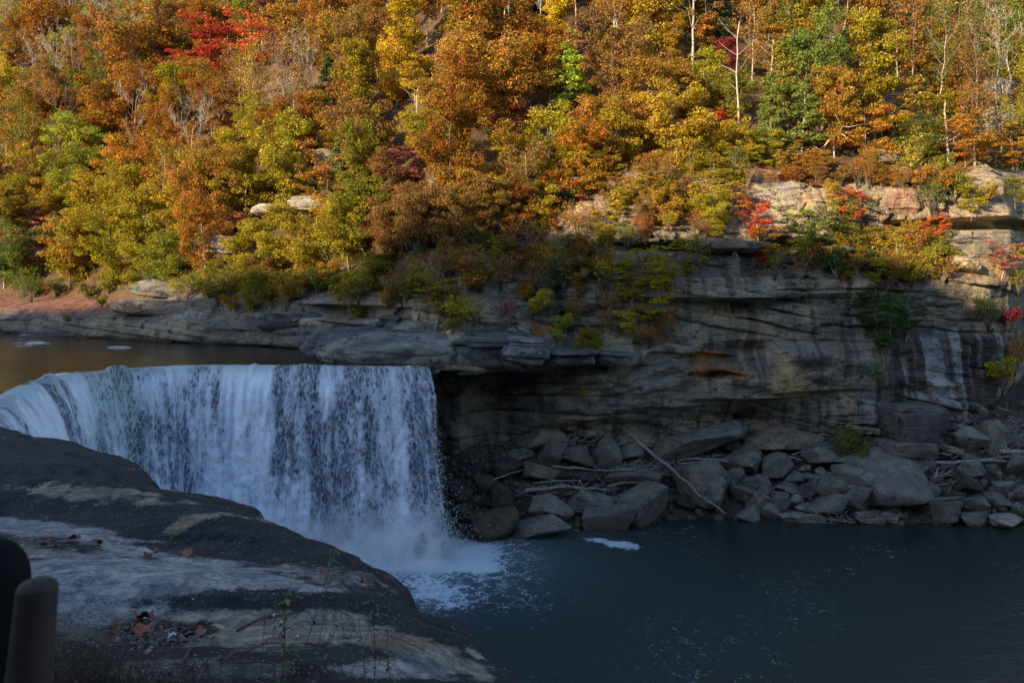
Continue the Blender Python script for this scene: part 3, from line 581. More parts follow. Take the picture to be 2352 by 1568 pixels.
def edge_dist(X, Y):
    """signed distance to the plan edge, positive outside (over the gorge)"""
    d = np.full(X.shape, 1e9)
    for a, b in zip(EDGE[:-1], EDGE[1:]):
        ab = b - a; t = np.clip(((X - a[0]) * ab[0] + (Y - a[1]) * ab[1]) / (ab @ ab), 0, 1)
        d = np.minimum(d, np.hypot(X - a[0] - t * ab[0], Y - a[1] - t * ab[1]))
    return np.where(Y > near_edge_y(X), d, -d)
def fore_z(X, Y, detail=True):
    z = top_z(X, Y)
    if detail:
        z = z + .05 * fbm(X / 1.1, Y / 1.6, 0, 5, 200) + .035 * (np.abs(fbm(X / 2.4 + .5 * Y, Y / .9, 0, 4, 204)) ** .8) + .012 * fbm(X / .22, Y / .3, 0, 3, 201) + .03 * np.abs(fbm(X / .7 + .6 * Y, Y / .5, 0, 3, 202)) 
    if detail:
        tz = z * 5.5 + .9 * fbm(X / 1.4, Y / 1.1, 0, 4, 205); fr = tz - np.floor(tz); z = z + .075 * (ss(.38, .62, fr) - fr) * ss(-.15, .3, fbm(X / 2.2, Y / 1.6, 0, 3, 206))
        z = z - .05 * np.exp(-(fbm(X / 2.0 + .3 * Y, Y / .9, 0, 4, 207) / .035) ** 2) * ss(0, .3, fbm(X / 3, Y / 3, 0, 2, 208))
    d = edge_dist(X, Y) + .25 * fbm(X / 1.3, Y / 1.3, 0, 3, 203) * (1 if detail else 0) - .12
    dd = np.clip(d, 0, 99)
    return z - 1.9 * dd * ss(-.1, .5, dd) - .8 * dd ** 2
def build_fore():
    X = np.concatenate([np.arange(-30, -12, .16), np.arange(-12, 5.6, .05)]); Y = np.concatenate([np.arange(-3, 3, .25), np.arange(3, 12, .052), np.arange(12, 40, .11)])
    XX, YY = np.meshgrid(X, Y, indexing='ij'); ZZ = np.maximum(fore_z(XX, YY), -2)
    px, py = proj(XX, np.maximum(YY, 2.0), ZZ)
    n1 = fbm(XX / 1.2, YY / 1.8, 0, 5, 210); n2 = fbm(XX / .35, YY / .4, 0, 4, 211); n3 = fbm(XX / .9 + YY / 3, YY / .35, 0, 4, 212)
    c = np.empty(XX.shape + (3,)); c[:] = (.024, .024, .027)
    pale = np.zeros(XX.shape); brown = np.zeros(XX.shape); c[:] = (.20, .19, .175)
    def P(cx, cy, rx, ry, rot, col, k, seed=0, soft=.6, wob=.4):
        nonlocal c, pale
        m = spot(px, py, cx, cy, rx, ry, rot, soft, seed, wob); dk = max(col) < .13
        c = blend(c, m, col) if not dk else c; pale = pale * (1 - m * k) + (0 if dk else m * k * 1.0)
        if dk: brown[...] = np.maximum(brown, m * k * (col[0] > col[2] * 1.3))
    GR = (.32, .325, .33); TN = (.31, .245, .165); SD = (.33, .265, .21)
    P(60, 1212, 300, 22, 5, GR, .9, 1, .5); P(300, 1262, 170, 16, 14, GR, .9, 2, .5); P(480, 1290, 120, 12, 4, GR, .6, 22)
    P(160, 1322, 430, 78, 3, (.36, .37, .385), 1, 3); P(500, 1328, 430, 46, 3, (.34, .35, .36), 1, 4); P(620, 1330, 250, 26, 5, GR, .7, 5)
    P(80, 1265, 120, 10, 4, TN, .4, 6); P(200, 1400, 330, 26, 3, (.30, .31, .32), .8, 41)
    P(240, 1140, 190, 20, 6, TN, .8, 9, .6, .7); P(90, 1118, 90, 18, 0, TN, .6, 10, .7, .6); P(300, 1128, 110, 8, 8, TN, .8, 11, .6, .8); P(330, 1170, 160, 20, 10, (.11, .10, .085), .7, 12)
    P(415, 1208, 50, 20, -28, (.30, .23, .13), .9, 13); P(470, 1185, 70, 9, -6, (.26, .20, .13), .7, 14); P(590, 1190, 90, 6, 8, TN, .5, 15)
    P(200, 1440, 150, 50, 0, (.13, .115, .09), .8, 16); P(640, 1448, 300, 50, -2, SD, .95, 17, .6, .5); P(380, 1540, 330, 34, 0, (.15, .14, .12), .9, 18); P(780, 1420, 120, 22, 0, SD, .5, 19)
    P(350, 1458, 105, 34, 5, (.035, .02, .016), .95, 20, .3, .4); P(470, 1440, 40, 22, 0, (.05, .035, .025), .8, 21, .3)
    P(620, 1372, 250, 24, 2, (.020, .020, .018), .95, 23); P(790, 1345, 330, 15, 12, (.025, .025, .025), .6, 24)  # first spot: shade of the undercut below the ledge, painted as a dark band
    P(950, 1488, 130, 32, 12, (.24, .19, .13), .85, 25, .6, .6); P(900, 1535, 200, 26, 4, GR, .8, 26); P(1080, 1535, 80, 20, 30, (.28, .23, .17), .8, 27); P(980, 1505, 60, 18, 0, (.24, .25, .24), .8, 28)
    P(745, 1330, 40, 12, 8, (.25, .21, .15), .9, 29); P(1090, 1500, 30, 10, 30, (.36, .30, .22), .8, 30)
    pale = np.clip(pale, 0, 1) * .95 + .25 * n1 + .08
    n4 = fbm(XX / .12, YY / .16, 0, 3, 213); c = blend(c, ss(.1, .5, n4) * .3, (.16, .155, .15))
    keep = (ZZ > -1.95) | (np.abs(edge_dist(XX, YY)) < 9)
    me = mesh_np('rock_ledge', np.stack([XX, YY, ZZ], -1).reshape(-1, 3), grid_faces(len(X), len(Y)), True, c.reshape(-1, 3), attrs={'pale': pale.ravel(), 'brown': brown.ravel()})
    k = N('lichen_dark_sandstone'); v = k.geo(); big = k.noise(1.6, 6, .65, v, .3); f = k.noise(14, 6, .75, v); f2 = k.noise(55, 3, .7, v)
    pa = k.attr('pale').outputs['Fac']; crust = k.noise(3.2, 9, .74, v, .4); hf = k.noise(38, 4, .75, v)
    pm = k.ramp(k.math('ADD', pa, k.math('ADD', k.math('MULTIPLY', k.math('SUBTRACT', crust, .5), 2.6), k.math('MULTIPLY', k.math('SUBTRACT', hf, .5), 1.1))), .30, .72)
    base = k.mix(pm, k.mix(k.attr('brown').outputs['Fac'], (.017, .018, .022), (.034, .020, .013)), k.attr('Col').outputs['Color'])
    cc = k.mix(k.ramp(big, .36, .62), k.mix(1.0, base, (.75, .76, .8), 'MULTIPLY'), k.mix(1.0, base, (1.3, 1.25, 1.15), 'MULTIPLY'))
    cc = k.mix(k.math('MULTIPLY', k.ramp(f, .56, .40), .45), cc, k.mix(1.0, cc, (.4, .4, .42), 'MULTIPLY'))
    vo = k.n('ShaderNodeTexVoronoi', {'Scale': 16.0, 'Vector': v}); sel = k.math('MULTIPLY', k.ramp(vo.outputs['Distance'], .26, .12), k.ramp(k.noise(2.2, 4, .7, v), .42, .58))
    sel = k.math('MULTIPLY', sel, k.ramp(k.n('ShaderNodeSeparateColor', {0: vo.outputs['Color']}).outputs[0], .45, .5))
    gr = k.noise(7, 8, .8, k.geo((.5, .5, 3)), .8); cc = k.mix(k.ramp(gr, .40, .60), k.mix(1.0, cc, (.55, .56, .6), 'MULTIPLY'), k.mix(1.0, cc, (1.35, 1.3, 1.25), 'MULTIPLY'))
    cc = k.mix(k.math('MULTIPLY', sel, .8), cc, (.36, .33, .26))
    st = k.noise(2.2, 5, .65, k.geo((1, .5, 9)), .5)
    h = k.math('ADD', k.math('ADD', k.math('MULTIPLY', f, .4), k.math('MULTIPLY', hf, .12)), k.math('ADD', k.math('MULTIPLY', crust, .9), k.math('MULTIPLY', st, .6)))
    o = link('rock_ledge', me, k.done(k.bsdf(cc, .82, h, 1.0, .10, Specular_IOR_Level=.35)))
    return tag(o, 'dark lichen-stained sandstone ledge sloping down to the gorge edge in the foreground', None, None, 'structure')
rock_ledge = build_fore()
# ------------------------------------------------------------------ trees
def leaves(centres, radii, n_per, size, rs, flat=.55, droop=.0, elong=1.0, up=.35):
    """leaf quads scattered in clumps; returns V,F,tint"""
    m = len(centres); cnt = np.maximum(3, (n_per * (radii / radii.mean()) ** 2).astype(int)); idx = np.repeat(np.arange(m), cnt); n = len(idx)
    d = rs.normal(0, 1, (n, 3)); d /= np.linalg.norm(d, axis=1)[:, None]; rr = rs.uniform(.35, 1, n) ** .6
    off = d * rr[:, None] * radii[idx][:, None]; off[:, 2] *= flat
    P = centres[idx] + off; P[:, 2] -= droop * (off[:, 0] ** 2 + off[:, 1] ** 2)
    nrm = d * .8 + rs.normal(0, .55, (n, 3)); nrm[:, 2] += up; nrm /= np.linalg.norm(nrm, axis=1)[:, None]
    a = np.cross(nrm, rs.normal(0, 1, (n, 3))); a /= np.linalg.norm(a, axis=1)[:, None]; b = np.cross(nrm, a)
    s = size * rs.uniform(.6, 1.35, n); V = np.stack([P - a * (s * elong)[:, None], P - b * (s * .62)[:, None] + nrm * (.12 * s)[:, None], P + a * (s * elong)[:, None], P + b * (s * .62)[:, None] + nrm * (.12 * s)[:, None]], 1).reshape(-1, 3)
    F = np.arange(n * 4).reshape(-1, 4); ct = rs.uniform(0, 1, m)
    t = np.clip(ct[idx] * .45 + rs.uniform(0, 1, n) * .55, 0, .999)
    return V, F, np.repeat(t, 4)
def branchy(rs, H, spread, nb, h0, bend=.12, r0=.16, sub=3, upw=.55, lean=0):
    """trunk plus boughs; returns MB, tips"""
    mb = MB(); k = 9; z = np.linspace(-.6, H, k); wx = np.cumsum(rs.normal(0, bend, k)) + lean * z / H; wy = np.cumsum(rs.normal(0, bend, k)); wx -= wx[0]; wy -= wy[0]
    T = np.stack([wx, wy, z], 1); mb.tube(T, np.linspace(r0, r0 * .22, k), 7); tips = []
    for i in range(nb):
        f = h0 + (1 - h0) * (i + rs.uniform(0, .8)) / nb; f = min(f, .97); az = i * 2.4 + rs.uniform(-.5, .5)
        base = np.array([np.interp(f * H, z, T[:, 0]), np.interp(f * H, z, T[:, 1]), f * H])
        prof = math.sin(math.pi * (.12 + .86 * (1 - (f - h0) / (1 - h0)) ** .8)) if h0 < .9 else .5
        L = spread * (.35 + .75 * max(0, prof)) * rs.uniform(.75, 1.15)
        d = np.array([math.cos(az), math.sin(az), upw + rs.uniform(-.2, .3)]); d /= np.linalg.norm(d); q = [base]; cur = d.copy()
        for j in range(4):
            cur = cur + rs.normal(0, .18, 3) + np.array([0, 0, .06]); cur /= np.linalg.norm(cur); q.append(q[-1] + cur * L / 4)
        q = np.array(q); rb = r0 * .42 * (1 - .6 * f); mb.tube(q, np.linspace(rb, rb * .25, 5), 4)
        tips += [(q[-1], L), (q[3], L), (q[2] * .6 + q[3] * .4, L)]
        for j in range(sub):
            p0 = q[rs.randint(2, 5)]; dd = cur + rs.normal(0, .6, 3); dd /= np.linalg.norm(dd); l = L * rs.uniform(.3, .55); p1 = p0 + dd * l * .5; p2 = p0 + dd * l + rs.normal(0, .08, 3) * l
            mb.tube([p0, p1, p2], [rb * .3, rb * .2, rb * .08], 3, False); tips.append((p2, L * .8))
    tips.append((T[-1], spread * .6)); return mb, tips
def make_crown(kind, seed):
    rs = np.random.RandomState(seed)
    if kind == 'broad':
        H = 11 + rs.uniform(-1, 1.5); mb, tips = branchy(rs, H * .93, 3.6, 15, .28, .12, .17, 3)
        c = np.array([t[0] for t in tips]) + rs.normal(0, .25, (len(tips), 3)); c += rs.normal(0, .5, c.shape) * np.array([1, 1, .7]); r = rs.uniform(.5, 1.6, len(tips))
        V, F, t = leaves(c, r, 120, .145, rs, .55, .06)
    elif kind == 'tall':
        H = 14; mb, tips = branchy(rs, H * .95, 2.5, 17, .35, .10, .17, 3, .8)
        c = np.array([t[0] for t in tips]) + rs.normal(0, .2, (len(tips), 3)); r = rs.uniform(.6, 1.2, len(tips))
        c += rs.normal(0, .35, c.shape); V, F, t = leaves(c, r, 110, .14, rs, .7, .05)
    elif kind == 'layer':                         # maples: flat open tiers
        H = 9; mb, tips = branchy(rs, H * .93, 3.6, 12, .22, .16, .12, 4, .12)
        c = np.array([t[0] for t in tips]) + rs.normal(0, .15, (len(tips), 3)); r = rs.uniform(.7, 1.3, len(tips))
        V, F, t = leaves(c, r, 62, .15, rs, .22, .03, 1, .8)
    elif kind == 'thin':                          # half-bare crown
        H = 13; mb, tips = branchy(rs, H * .97, 3.4, 16, .35, .14, .15, 7, .8)
        c = np.array([t[0] for t in tips]) + rs.normal(0, .3, (len(tips), 3)); r = rs.uniform(.5, 1.1, len(tips))
        V, F, t = leaves(c, r, 15, .14, rs, .7)
    elif kind == 'hemlock':
        H = 13; mb = MB(); z = np.linspace(-.5, H, 8); T = np.stack([rs.normal(0, .06, 8), rs.normal(0, .06, 8), z], 1); mb.tube(T, np.linspace(.17, .02, 8), 6); cs, rr = [], []
        for i in range(64):
            f = .08 + .9 * (i + rs.uniform(-1.5, 1.5)) / 66; f = min(max(f, .05), .985); az = rs.uniform(0, 6.283); L = 3.1 * (1 - f) ** .7 * rs.uniform(.35, 1.25) + .25; b = np.array([0, 0, f * H]); d = np.array([math.cos(az), math.sin(az), rs.uniform(-.05, .35)])
            e = b + d * L - np.array([0, 0, .10 * L]); mb.tube([b, b + d * L * .5, e], [.03, .02, .008], 3, False)
            for u in (.4, .7, .98): cs.append(b + (e - b) * u + rs.normal(0, .22, 3)); rr.append((.40 + .40 * (1 - f)) * rs.uniform(.7, 1.4))
        V, F, t = leaves(np.array(cs), np.array(rr), 44, .12, rs, .42, .12, 1.6, .3)
    elif kind == 'bush':
        H = 3.0; mb = MB(); tips = []
        for i in range(9):
            az = i * 2.4; l = rs.uniform(1.0, 1.9); e = np.array([math.cos(az) * l * .75, math.sin(az) * l * .75, rs.uniform(.8, 2.6)]); m = e * .5 + np.array([0, 0, .3]); mb.tube([[0, 0, -.4], m, e], [.05, .035, .012], 4); tips += [e, m + (e - m) * .5 + rs.normal(0, .2, 3), m + rs.normal(0, .3, 3)]
        c = np.array(tips); V, F, t = leaves(c, rs.uniform(.45, .8, len(c)), 52, .115, rs, .6)
    elif kind == 'wisp':                          # thin twiggy shrub with sparse leaves
        mb = MB(); tips = []
        for i in range(15):
            az = i * 2.4; l = rs.uniform(.7, 1.6); e = np.array([math.cos(az) * l, math.sin(az) * l, rs.uniform(1.6, 3.3)]); m = e * np.array([.35, .35, .55]); mb.tube([[0, 0, -.4], m, e], [.03, .02, .006], 3); tips += [e, (m + e) / 2]
            for j in range(3): g = m + (e - m) * rs.uniform(.1, .9); h_ = g + rs.normal(0, .45, 3) + np.array([0, 0, .3]); mb.tube([g, h_], [.012, .004], 3, False); tips.append(h_)
        c = np.array(tips); V, F, t = leaves(c, rs.uniform(.3, .55, len(c)), 13, .095, rs, .7)
    elif kind == 'bare':
        H = 14; mb, tips = branchy(rs, H, 4.4, 13, .38, .2, .15, 5, .9)
        for (p, L) in list(tips):
            for j in range(4):
                d = rs.normal(0, .5, 3) + np.array([0, 0, .7]); d /= np.linalg.norm(d); l = rs.uniform(.6, 1.6); mb.tube([p, p + d * l * .5 + rs.normal(0, .08, 3), p + d * l], [.022, .014, .006], 3, False)
        V = None
    elif kind == 'snag':                          # bleached dead trunk with a few limbs
        H = 15; mb, tips = branchy(rs, H, 3.6, 6, .45, .25, .17, 2, .9); V = None
    tm = mb.mesh(kind + '_trunk', True)
    return tm, (mesh_np(kind + '_crown', V, F, False, attrs={'tint': t}) if V is not None else None)
KIND = {'broad': 5, 'tall': 3, 'layer': 4, 'thin': 4, 'hemlock': 3, 'bush': 4, 'wisp': 4, 'bare': 3, 'snag': 2}
PROTO = {k: [make_crown(k, 100 + 17 * i + len(k)) for i in range(n)] for k, n in KIND.items()}
HC = {'broad': 7.0, 'tall': 9.0, 'layer': 5.6, 'thin': 9, 'hemlock': 6, 'bush': 1.5, 'wisp': 1.7, 'bare': 9, 'snag': 8.5}        # height of the crown's middle
HR = {'broad': 4.6, 'tall': 4.6, 'layer': 4.2, 'thin': 4.6, 'hemlock': 4.2, 'bush': 1.8, 'wisp': 1.8, 'bare': 5, 'snag': 5}       # half size
PAL = {'rust': (.38, .13, .03), 'copper': (.44, .20, .045), 'gold': (.50, .31, .04), 'yellow': (.62, .42, .04), 'lime': (.36, .40, .045), 'olive': (.25, .23, .035), 'olive gold': (.42, .32, .035),
       'green': (.18, .20, .045), 'dark green': (.085, .115, .04), 'red': (.48, .06, .035), 'coral': (.66, .15, .06), 'crimson': (.27, .04, .05), 'brown': (.32, .15, .06), 'pink': (.50, .17, .13), 'scarlet': (.60, .07, .035), 'orange': (.50, .20, .035)}
NAMES = {'broad': 'broadleaf_tree', 'tall': 'slender_tree', 'layer': 'maple_tree', 'thin': 'thin_tree', 'hemlock': 'hemlock_tree', 'bush': 'shrub', 'wisp': 'twiggy_shrub', 'bare': 'bare_tree', 'snag': 'dead_tree'}
TREES = []                                        # records for the labels
trng = random.Random(77)
def plant(kind, x, y, z, s, col, px, py, tilt=0.0, pale=False, mixg=.5, sz=1.0, proto=None):
    tm, cm = PROTO[kind][trng.randrange(len(PROTO[kind])) if proto is None else proto]
    root = bpy.data.objects.new(NAMES[kind], None); C.collection.objects.link(root); root.empty_display_size = .5
    root.location = (float(x), float(y), float(z)); root.scale = (s, s, s * sz); root.rotation_euler = (trng.uniform(-.06, .06), tilt, trng.uniform(0, 6.283) if abs(tilt) < .2 else 0)
    t = link('trunk' if kind not in ('bush', 'wisp') else 'stems', tm, None, root)
    t.data.materials.clear() if False else None
    if len(tm.materials) == 0: tm.materials.append(M['bark'])
    if pale or trng.random() < .35: t.material_slots[0].link = 'OBJECT'; t.material_slots[0].material = M['pale_bark']
    if cm is not None:
        if len(cm.materials) == 0: cm.materials.append(M['needle'] if kind == 'hemlock' else M['leaf'])
        c = link('crown', cm, None, root); b = PAL[col]; j = trng.uniform(.85, 1.18)
        c.color = (b[0] * j, b[1] * j * trng.uniform(.9, 1.12), b[2] * j, 0.0 if col in ('green', 'dark green') else mixg if col not in ('red', 'scarlet', 'coral', 'crimson', 'pink', 'yellow') else .12)
    TREES.append(dict(o=root, kind=kind, col=col, px=px, py=py, s=s, r=HR[kind] * s, x=x, y=y, pale=pale, tilt=tilt))
    return root
def ground_far(X, Y): return float(hill(np.float64(X), np.float64(Y)))
def solve(px, py, hc, ymin=0):
    """distance at which a point seen at px,py floats hc above the hillside"""
    Y = np.arange(86, 300, .5); X = (px - 1176) / FP * Y; z = CAM_H - (py - HZ) / FP * Y
    ok = (z <= hill(X, Y) + hc) & (Y > Yc(X) + dt(X) + 1.0 + ymin)
    return float(Y[np.argmax(ok)]) if ok.any() else None
def hillplant(kind, px, py, rpx, col, **kw):
    """crown centre at px,py with radius rpx on the hillside"""
    Y = 150.0
    for _ in range(6):
        s = rpx / FP * Y / HR[kind]; Y2 = solve(px, py, HC[kind] * s * .9)
        if Y2 is None: return None
        Y = .5 * Y + .5 * Y2
    s = rpx / FP * Y / HR[kind]; X = (px - 1176) / FP * Y; z = CAM_H - (py - HZ) / FP * Y - HC[kind] * s
    g = ground_far(X, Y); z = min(z, g) if z > g - 3 else g - .2
    return plant(kind, X, Y, z, s, col, px, py, **kw)
NOT = [ # hand-placed trees of the photograph
 ('tall',935,60,62,'yellow'),('broad',905,165,58,'yellow'),('layer',955,190,40,'yellow'),('tall',1285,62,52,'yellow'),('hemlock',1312,175,60,'lime'),('broad',1445,62,75,'gold'),('broad',1090,75,85,'rust'),
 ('broad',1060,190,80,'copper'),('broad',1150,200,85,'copper'),('broad',1215,120,70,'rust'),('layer',580,90,52,'coral'),('layer',490,105,58,'red'),('layer',430,160,46,'red'),('broad',320,130,75,'copper'),
 ('layer',662,110,42,'crimson'),('broad',190,335,58,'lime'),('broad',165,420,58,'lime'),('broad',265,265,70,'rust'),('broad',345,235,70,'rust'),('layer',65,515,34,'crimson'),('layer',85,560,46,'pink'),
 ('broad',1010,330,46,'olive'),('broad',975,300,48,'olive gold'),('layer',940,385,42,'pink'),('hemlock',825,235,55,'green'),('hemlock',785,395,46,'green'),('layer',1640,290,36,'scarlet'),('layer',1615,310,30,'scarlet'),
 ('tall',1672,140,36,'crimson'),('hemlock',1800,185,56,'olive'),('hemlock',1770,270,56,'green'),('hemlock',1840,290,62,'green'),('broad',2285,95,52,'green'),('broad',2310,30,60,'dark green'),
 ('broad',1560,300,72,'gold'),('broad',1480,220,66,'copper'),('broad',1360,300,66,'copper'),('broad',1550,215,56,'copper'),('broad',1270,340,66,'olive gold'),('broad',1330,390,66,'orange'),('broad',1170,390,60,'gold'),
 ('broad',1090,440,56,'gold'),('layer',1160,290,40,'crimson'),('broad',70,300,66,'copper'),('broad',30,230,56,'gold'),('broad',150,270,60,'copper'),('broad',120,90,66,'rust'),('hemlock',250,120,52,'green'),
 ('broad',400,350,62,'rust'),('broad',300,390,62,'orange'),('layer',225,365,34,'red'),('layer',320,415,26,'scarlet'),('broad',480,420,62,'gold'),('broad',560,440,62,'olive gold'),('broad',420,470,60,'gold'),
 ('broad',330,500,62,'olive gold'),('broad',230,480,60,'gold'),('broad',170,560,56,'copper'),('broad',260,570,60,'olive gold'),('broad',160,620,52,'olive gold'),('broad',50,630,50,'green'),('broad',10,590,46,'dark green'),
 ('thin',680,160,66,'brown'),('bare',660,240,62,'brown'),('bare',230,80,60,'brown'),('thin',560,200,60,'brown'),('broad',690,70,60,'copper'),('broad',790,120,66,'copper'),('tall',840,60,52,'rust'),
 ('broad',740,280,60,'copper'),('broad',650,330,60,'rust'),('broad',590,290,56,'olive gold'),('broad',500,250,60,'rust'),('broad',780,330,46,'copper'),('broad',860,330,52,'olive gold'),('broad',890,430,56,'brown'),
 ('broad',840,500,60,'olive'),('broad',700,560,56,'olive gold'),('broad',800,590,62,'olive gold'),('broad',640,540,50,'olive gold'),('broad',760,510,46,'gold'),('wisp',700,430,26,'green'),('broad',560,590,52,'olive gold'),
 ('layer',540,520,36,'pink'),('broad',390,590,52,'olive'),('broad',330,610,46,'olive gold'),('layer',1640,120,30,'gold'),('thin',1730,80,60,'copper'),('thin',2010,60,60,'brown'),('thin',2100,80,70,'copper'),
 ('layer',2060,240,64,'gold'),('layer',2000,300,60,'orange'),('layer',1950,210,50,'copper'),('layer',2150,270,46,'olive gold'),('layer',2110,360,46,'green'),('layer',2110,335,34,'lime'),('broad',2160,130,60,'copper'),('layer',2210,200,40,'copper'),
 ('thin',1900,130,66,'olive'),('tall',1545,90,46,'gold'),('broad',1620,190,50,'olive gold'),('broad',1690,230,46,'olive'),('broad',1600,350,46,'gold'),('broad',1680,330,46,'gold'),('layer',1700,370,36,'olive gold'),
 ('layer',2240,420,50,'orange'),('layer',2190,400,40,'orange'),('layer',2330,420,44,'orange'),('thin',2240,330,50,'brown'),('thin',2330,300,56,'olive gold'),('layer',2340,160,44,'olive'),('broad',1010,240,50,'copper'),
 ('broad',1420,420,60,'gold'),('broad',1380,480,46,'copper'),('layer',1290,525,36,'coral'),('broad',1350,540,40,'olive gold'),('broad',1240,470,50,'gold'),('thin',1210,500,60,'brown'),('broad',1130,520,52,'brown'),
 ('broad',1040,520,56,'brown'),('broad',970,560,56,'brown'),('broad',900,600,50,'brown'),('wisp',1100,560,36,'green'),('broad',1180,570,44,'rust'),('bush',1290,595,44,'dark green'),('broad',960,480,50,'brown'),
 ('snag',1965,205,62,'brown'),
]
for (k_, a, b, r_, c_) in NOT:
    if k_ == 'snag': continue
    hillplant(k_, a, b, r_ * 1.2, c_, pale=(k_ in ('bare', 'thin') and trng.random() < .6))
# fill the rest of the slope
zones = [ # px, py, palette
 (100,80,['rust','copper','olive','brown','olive gold']),(400,100,['copper','rust','brown','olive gold']),(700,100,['copper','rust','brown','olive']),(950,100,['rust','olive gold','copper']),(1300,90,['gold','copper','rust','brown']),(1600,90,['olive gold','rust','copper','olive']),(1800,80,['olive','olive gold','copper','green']),(2000,80,['copper','olive','brown']),(2250,80,['copper','green','olive']),
 (100,350,['copper','gold','olive','brown','olive gold']),(400,330,['rust','olive gold','copper','gold']),(700,330,['copper','olive gold','brown','olive','gold']),(1000,400,['olive gold','copper','rust','brown']),(1300,350,['gold','copper','rust','olive']),(1600,330,['gold','copper','rust','olive','brown']),(1850,330,['olive gold','green','copper']),(2100,330,['orange','copper','olive gold']),(2300,330,['orange','olive gold','brown']),
 (100,600,['olive gold','gold','copper','crimson']),(400,580,['olive gold','gold','copper','rust']),(700,560,['olive','olive gold','brown']),(1000,560,['brown','olive','brown']),(1250,520,['olive gold','copper','brown'])]
placed = [(t['px'], t['py'], t['x'], t['y']) for t in TREES]
VIVID = [(t['px'], t['py'], t['y'], t['r'] * FP / t['y']) for t in TREES if t['col'] in ('red', 'scarlet', 'coral', 'crimson', 'pink', 'lime', 'yellow')]
cand = 0; frnd = random.Random(5)
while cand < 30000 and len(TREES) < 740:
    cand += 1; X = frnd.uniform(-210, 200); d = frnd.uniform(1.5, 150); Y = Yc(X) + dt(X) + d; z = ground_far(X, Y)
    px, py = proj(X, Y, z + 7)
    if not (-50 < px < 2400 and -110 < py < 640): continue
    if any((X - q[2]) ** 2 + (Y - q[3]) ** 2 < 11 for q in placed): continue
    if any(Y < v[2] + 1 and abs(px - v[0]) < v[3] * .8 + 30 and -v[3] - 20 < v[1] - py < v[3] + 30 for v in VIVID): continue
    if px > 1500 and py > 350: continue
    if 600 < px < 800 and 340 < py < 500 and frnd.random() < .5: continue
    zc = min(zones, key=lambda q: (q[0] - px) ** 2 + (1.3 * (q[1] - py)) ** 2)[2]
    k_ = frnd.choices(['broad', 'tall', 'layer', 'thin', 'hemlock', 'bare'], [34, 24, 12, 14, 5, 11] if px < 1550 else [22, 14, 16, 24, 10, 14])[0]
    if py < 60 and k_ == 'broad': k_ = 'tall'
    col = frnd.choice(zc)
    if k_ == 'hemlock': col = frnd.choice(['green', 'dark green', 'olive'])
    s = frnd.uniform(.8, 1.2)
    plant(k_, X, Y, z - .2, s, col, px, py, pale=k_ in ('bare', 'thin') and frnd.random() < .7, sz=frnd.uniform(1.1, 1.5)); placed.append((px, py, X, Y))

# the tall bleached tree leaning over the right-hand cliff: its limbs drawn one by one
def limb_tree():
    Y = 122.0; mb = MB(); A_ = lambda a, b, dy=0: at(a, b, Y + dy)
    def br(pts, r0, r1, dy=0): P = [A_(a, b, dy * i / max(1, len(pts) - 1)) for i, (a, b) in enumerate(pts)]; mb.tube(P, np.linspace(r0, r1, len(P)), 6)
    br([(1893,330),(1900,290),(1909,250),(1910,210),(1914,165),(1918,120),(1926,95),(1940,60),(1946,25),(1950,-20)], .20, .04)
    br([(1909,232),(1930,215),(1960,198),(1985,170),(2000,140),(2010,120)], .17, .05, -2)
    br([(1918,130),(1940,115),(1965,90),(1980,60),(1990,30)], .12, .03, 2); br([(1915,165),(1945,150),(1975,135),(2000,125)], .09, .025, -3)
    br([(1924,100),(1912,70),(1920,35),(1915,5)], .07, .02, 2); br([(1910,210),(1895,180),(1890,150)], .06, .02); br([(1960,198),(1990,190),(2030,165)], .05, .015)
    root = bpy.data.objects.new('dead_tree', None); C.collection.objects.link(root); p = at(1893, 330, Y); root.location = p
    me = mb.mesh('limb_trunk'); me.transform(Matrix.Translation(-Vector(p))); link('trunk', me, M['pale_bark'], root)
    tag(root, 'tall bleached bare tree with forked white limbs above the right-hand cliff', 'tree')
    Y2 = 108.0; mb = MB(); P = [at(a, b, Y2 - i * .6) for i, (a, b) in enumerate([(1870,352),(1890,340),(1905,322),(1928,305),(1935,290),(1925,275),(1918,262)])]; mb.tube(P, np.linspace(.15, .04, 7), 6)
    mb.tube([P[3], at(1940, 312, Y2 - 3), at(1950, 325, Y2 - 3)], [.1, .06, .03], 5); mb.tube([P[4], at(1950, 292, Y2 - 4), at(1985, 285, Y2 - 5)], [.08, .05, .02], 5)
    root = bpy.data.objects.new('leaning_trunk', None); C.collection.objects.link(root); root.location = P[0]
    me = mb.mesh('leaning_trunk'); me.transform(Matrix.Translation(-Vector(P[0]))); link('trunk', me, M['pale_bark'], root)
    tag(root, 'crooked pale trunk leaning out from the slope below the tall bleached tree', 'tree')
limb_tree()
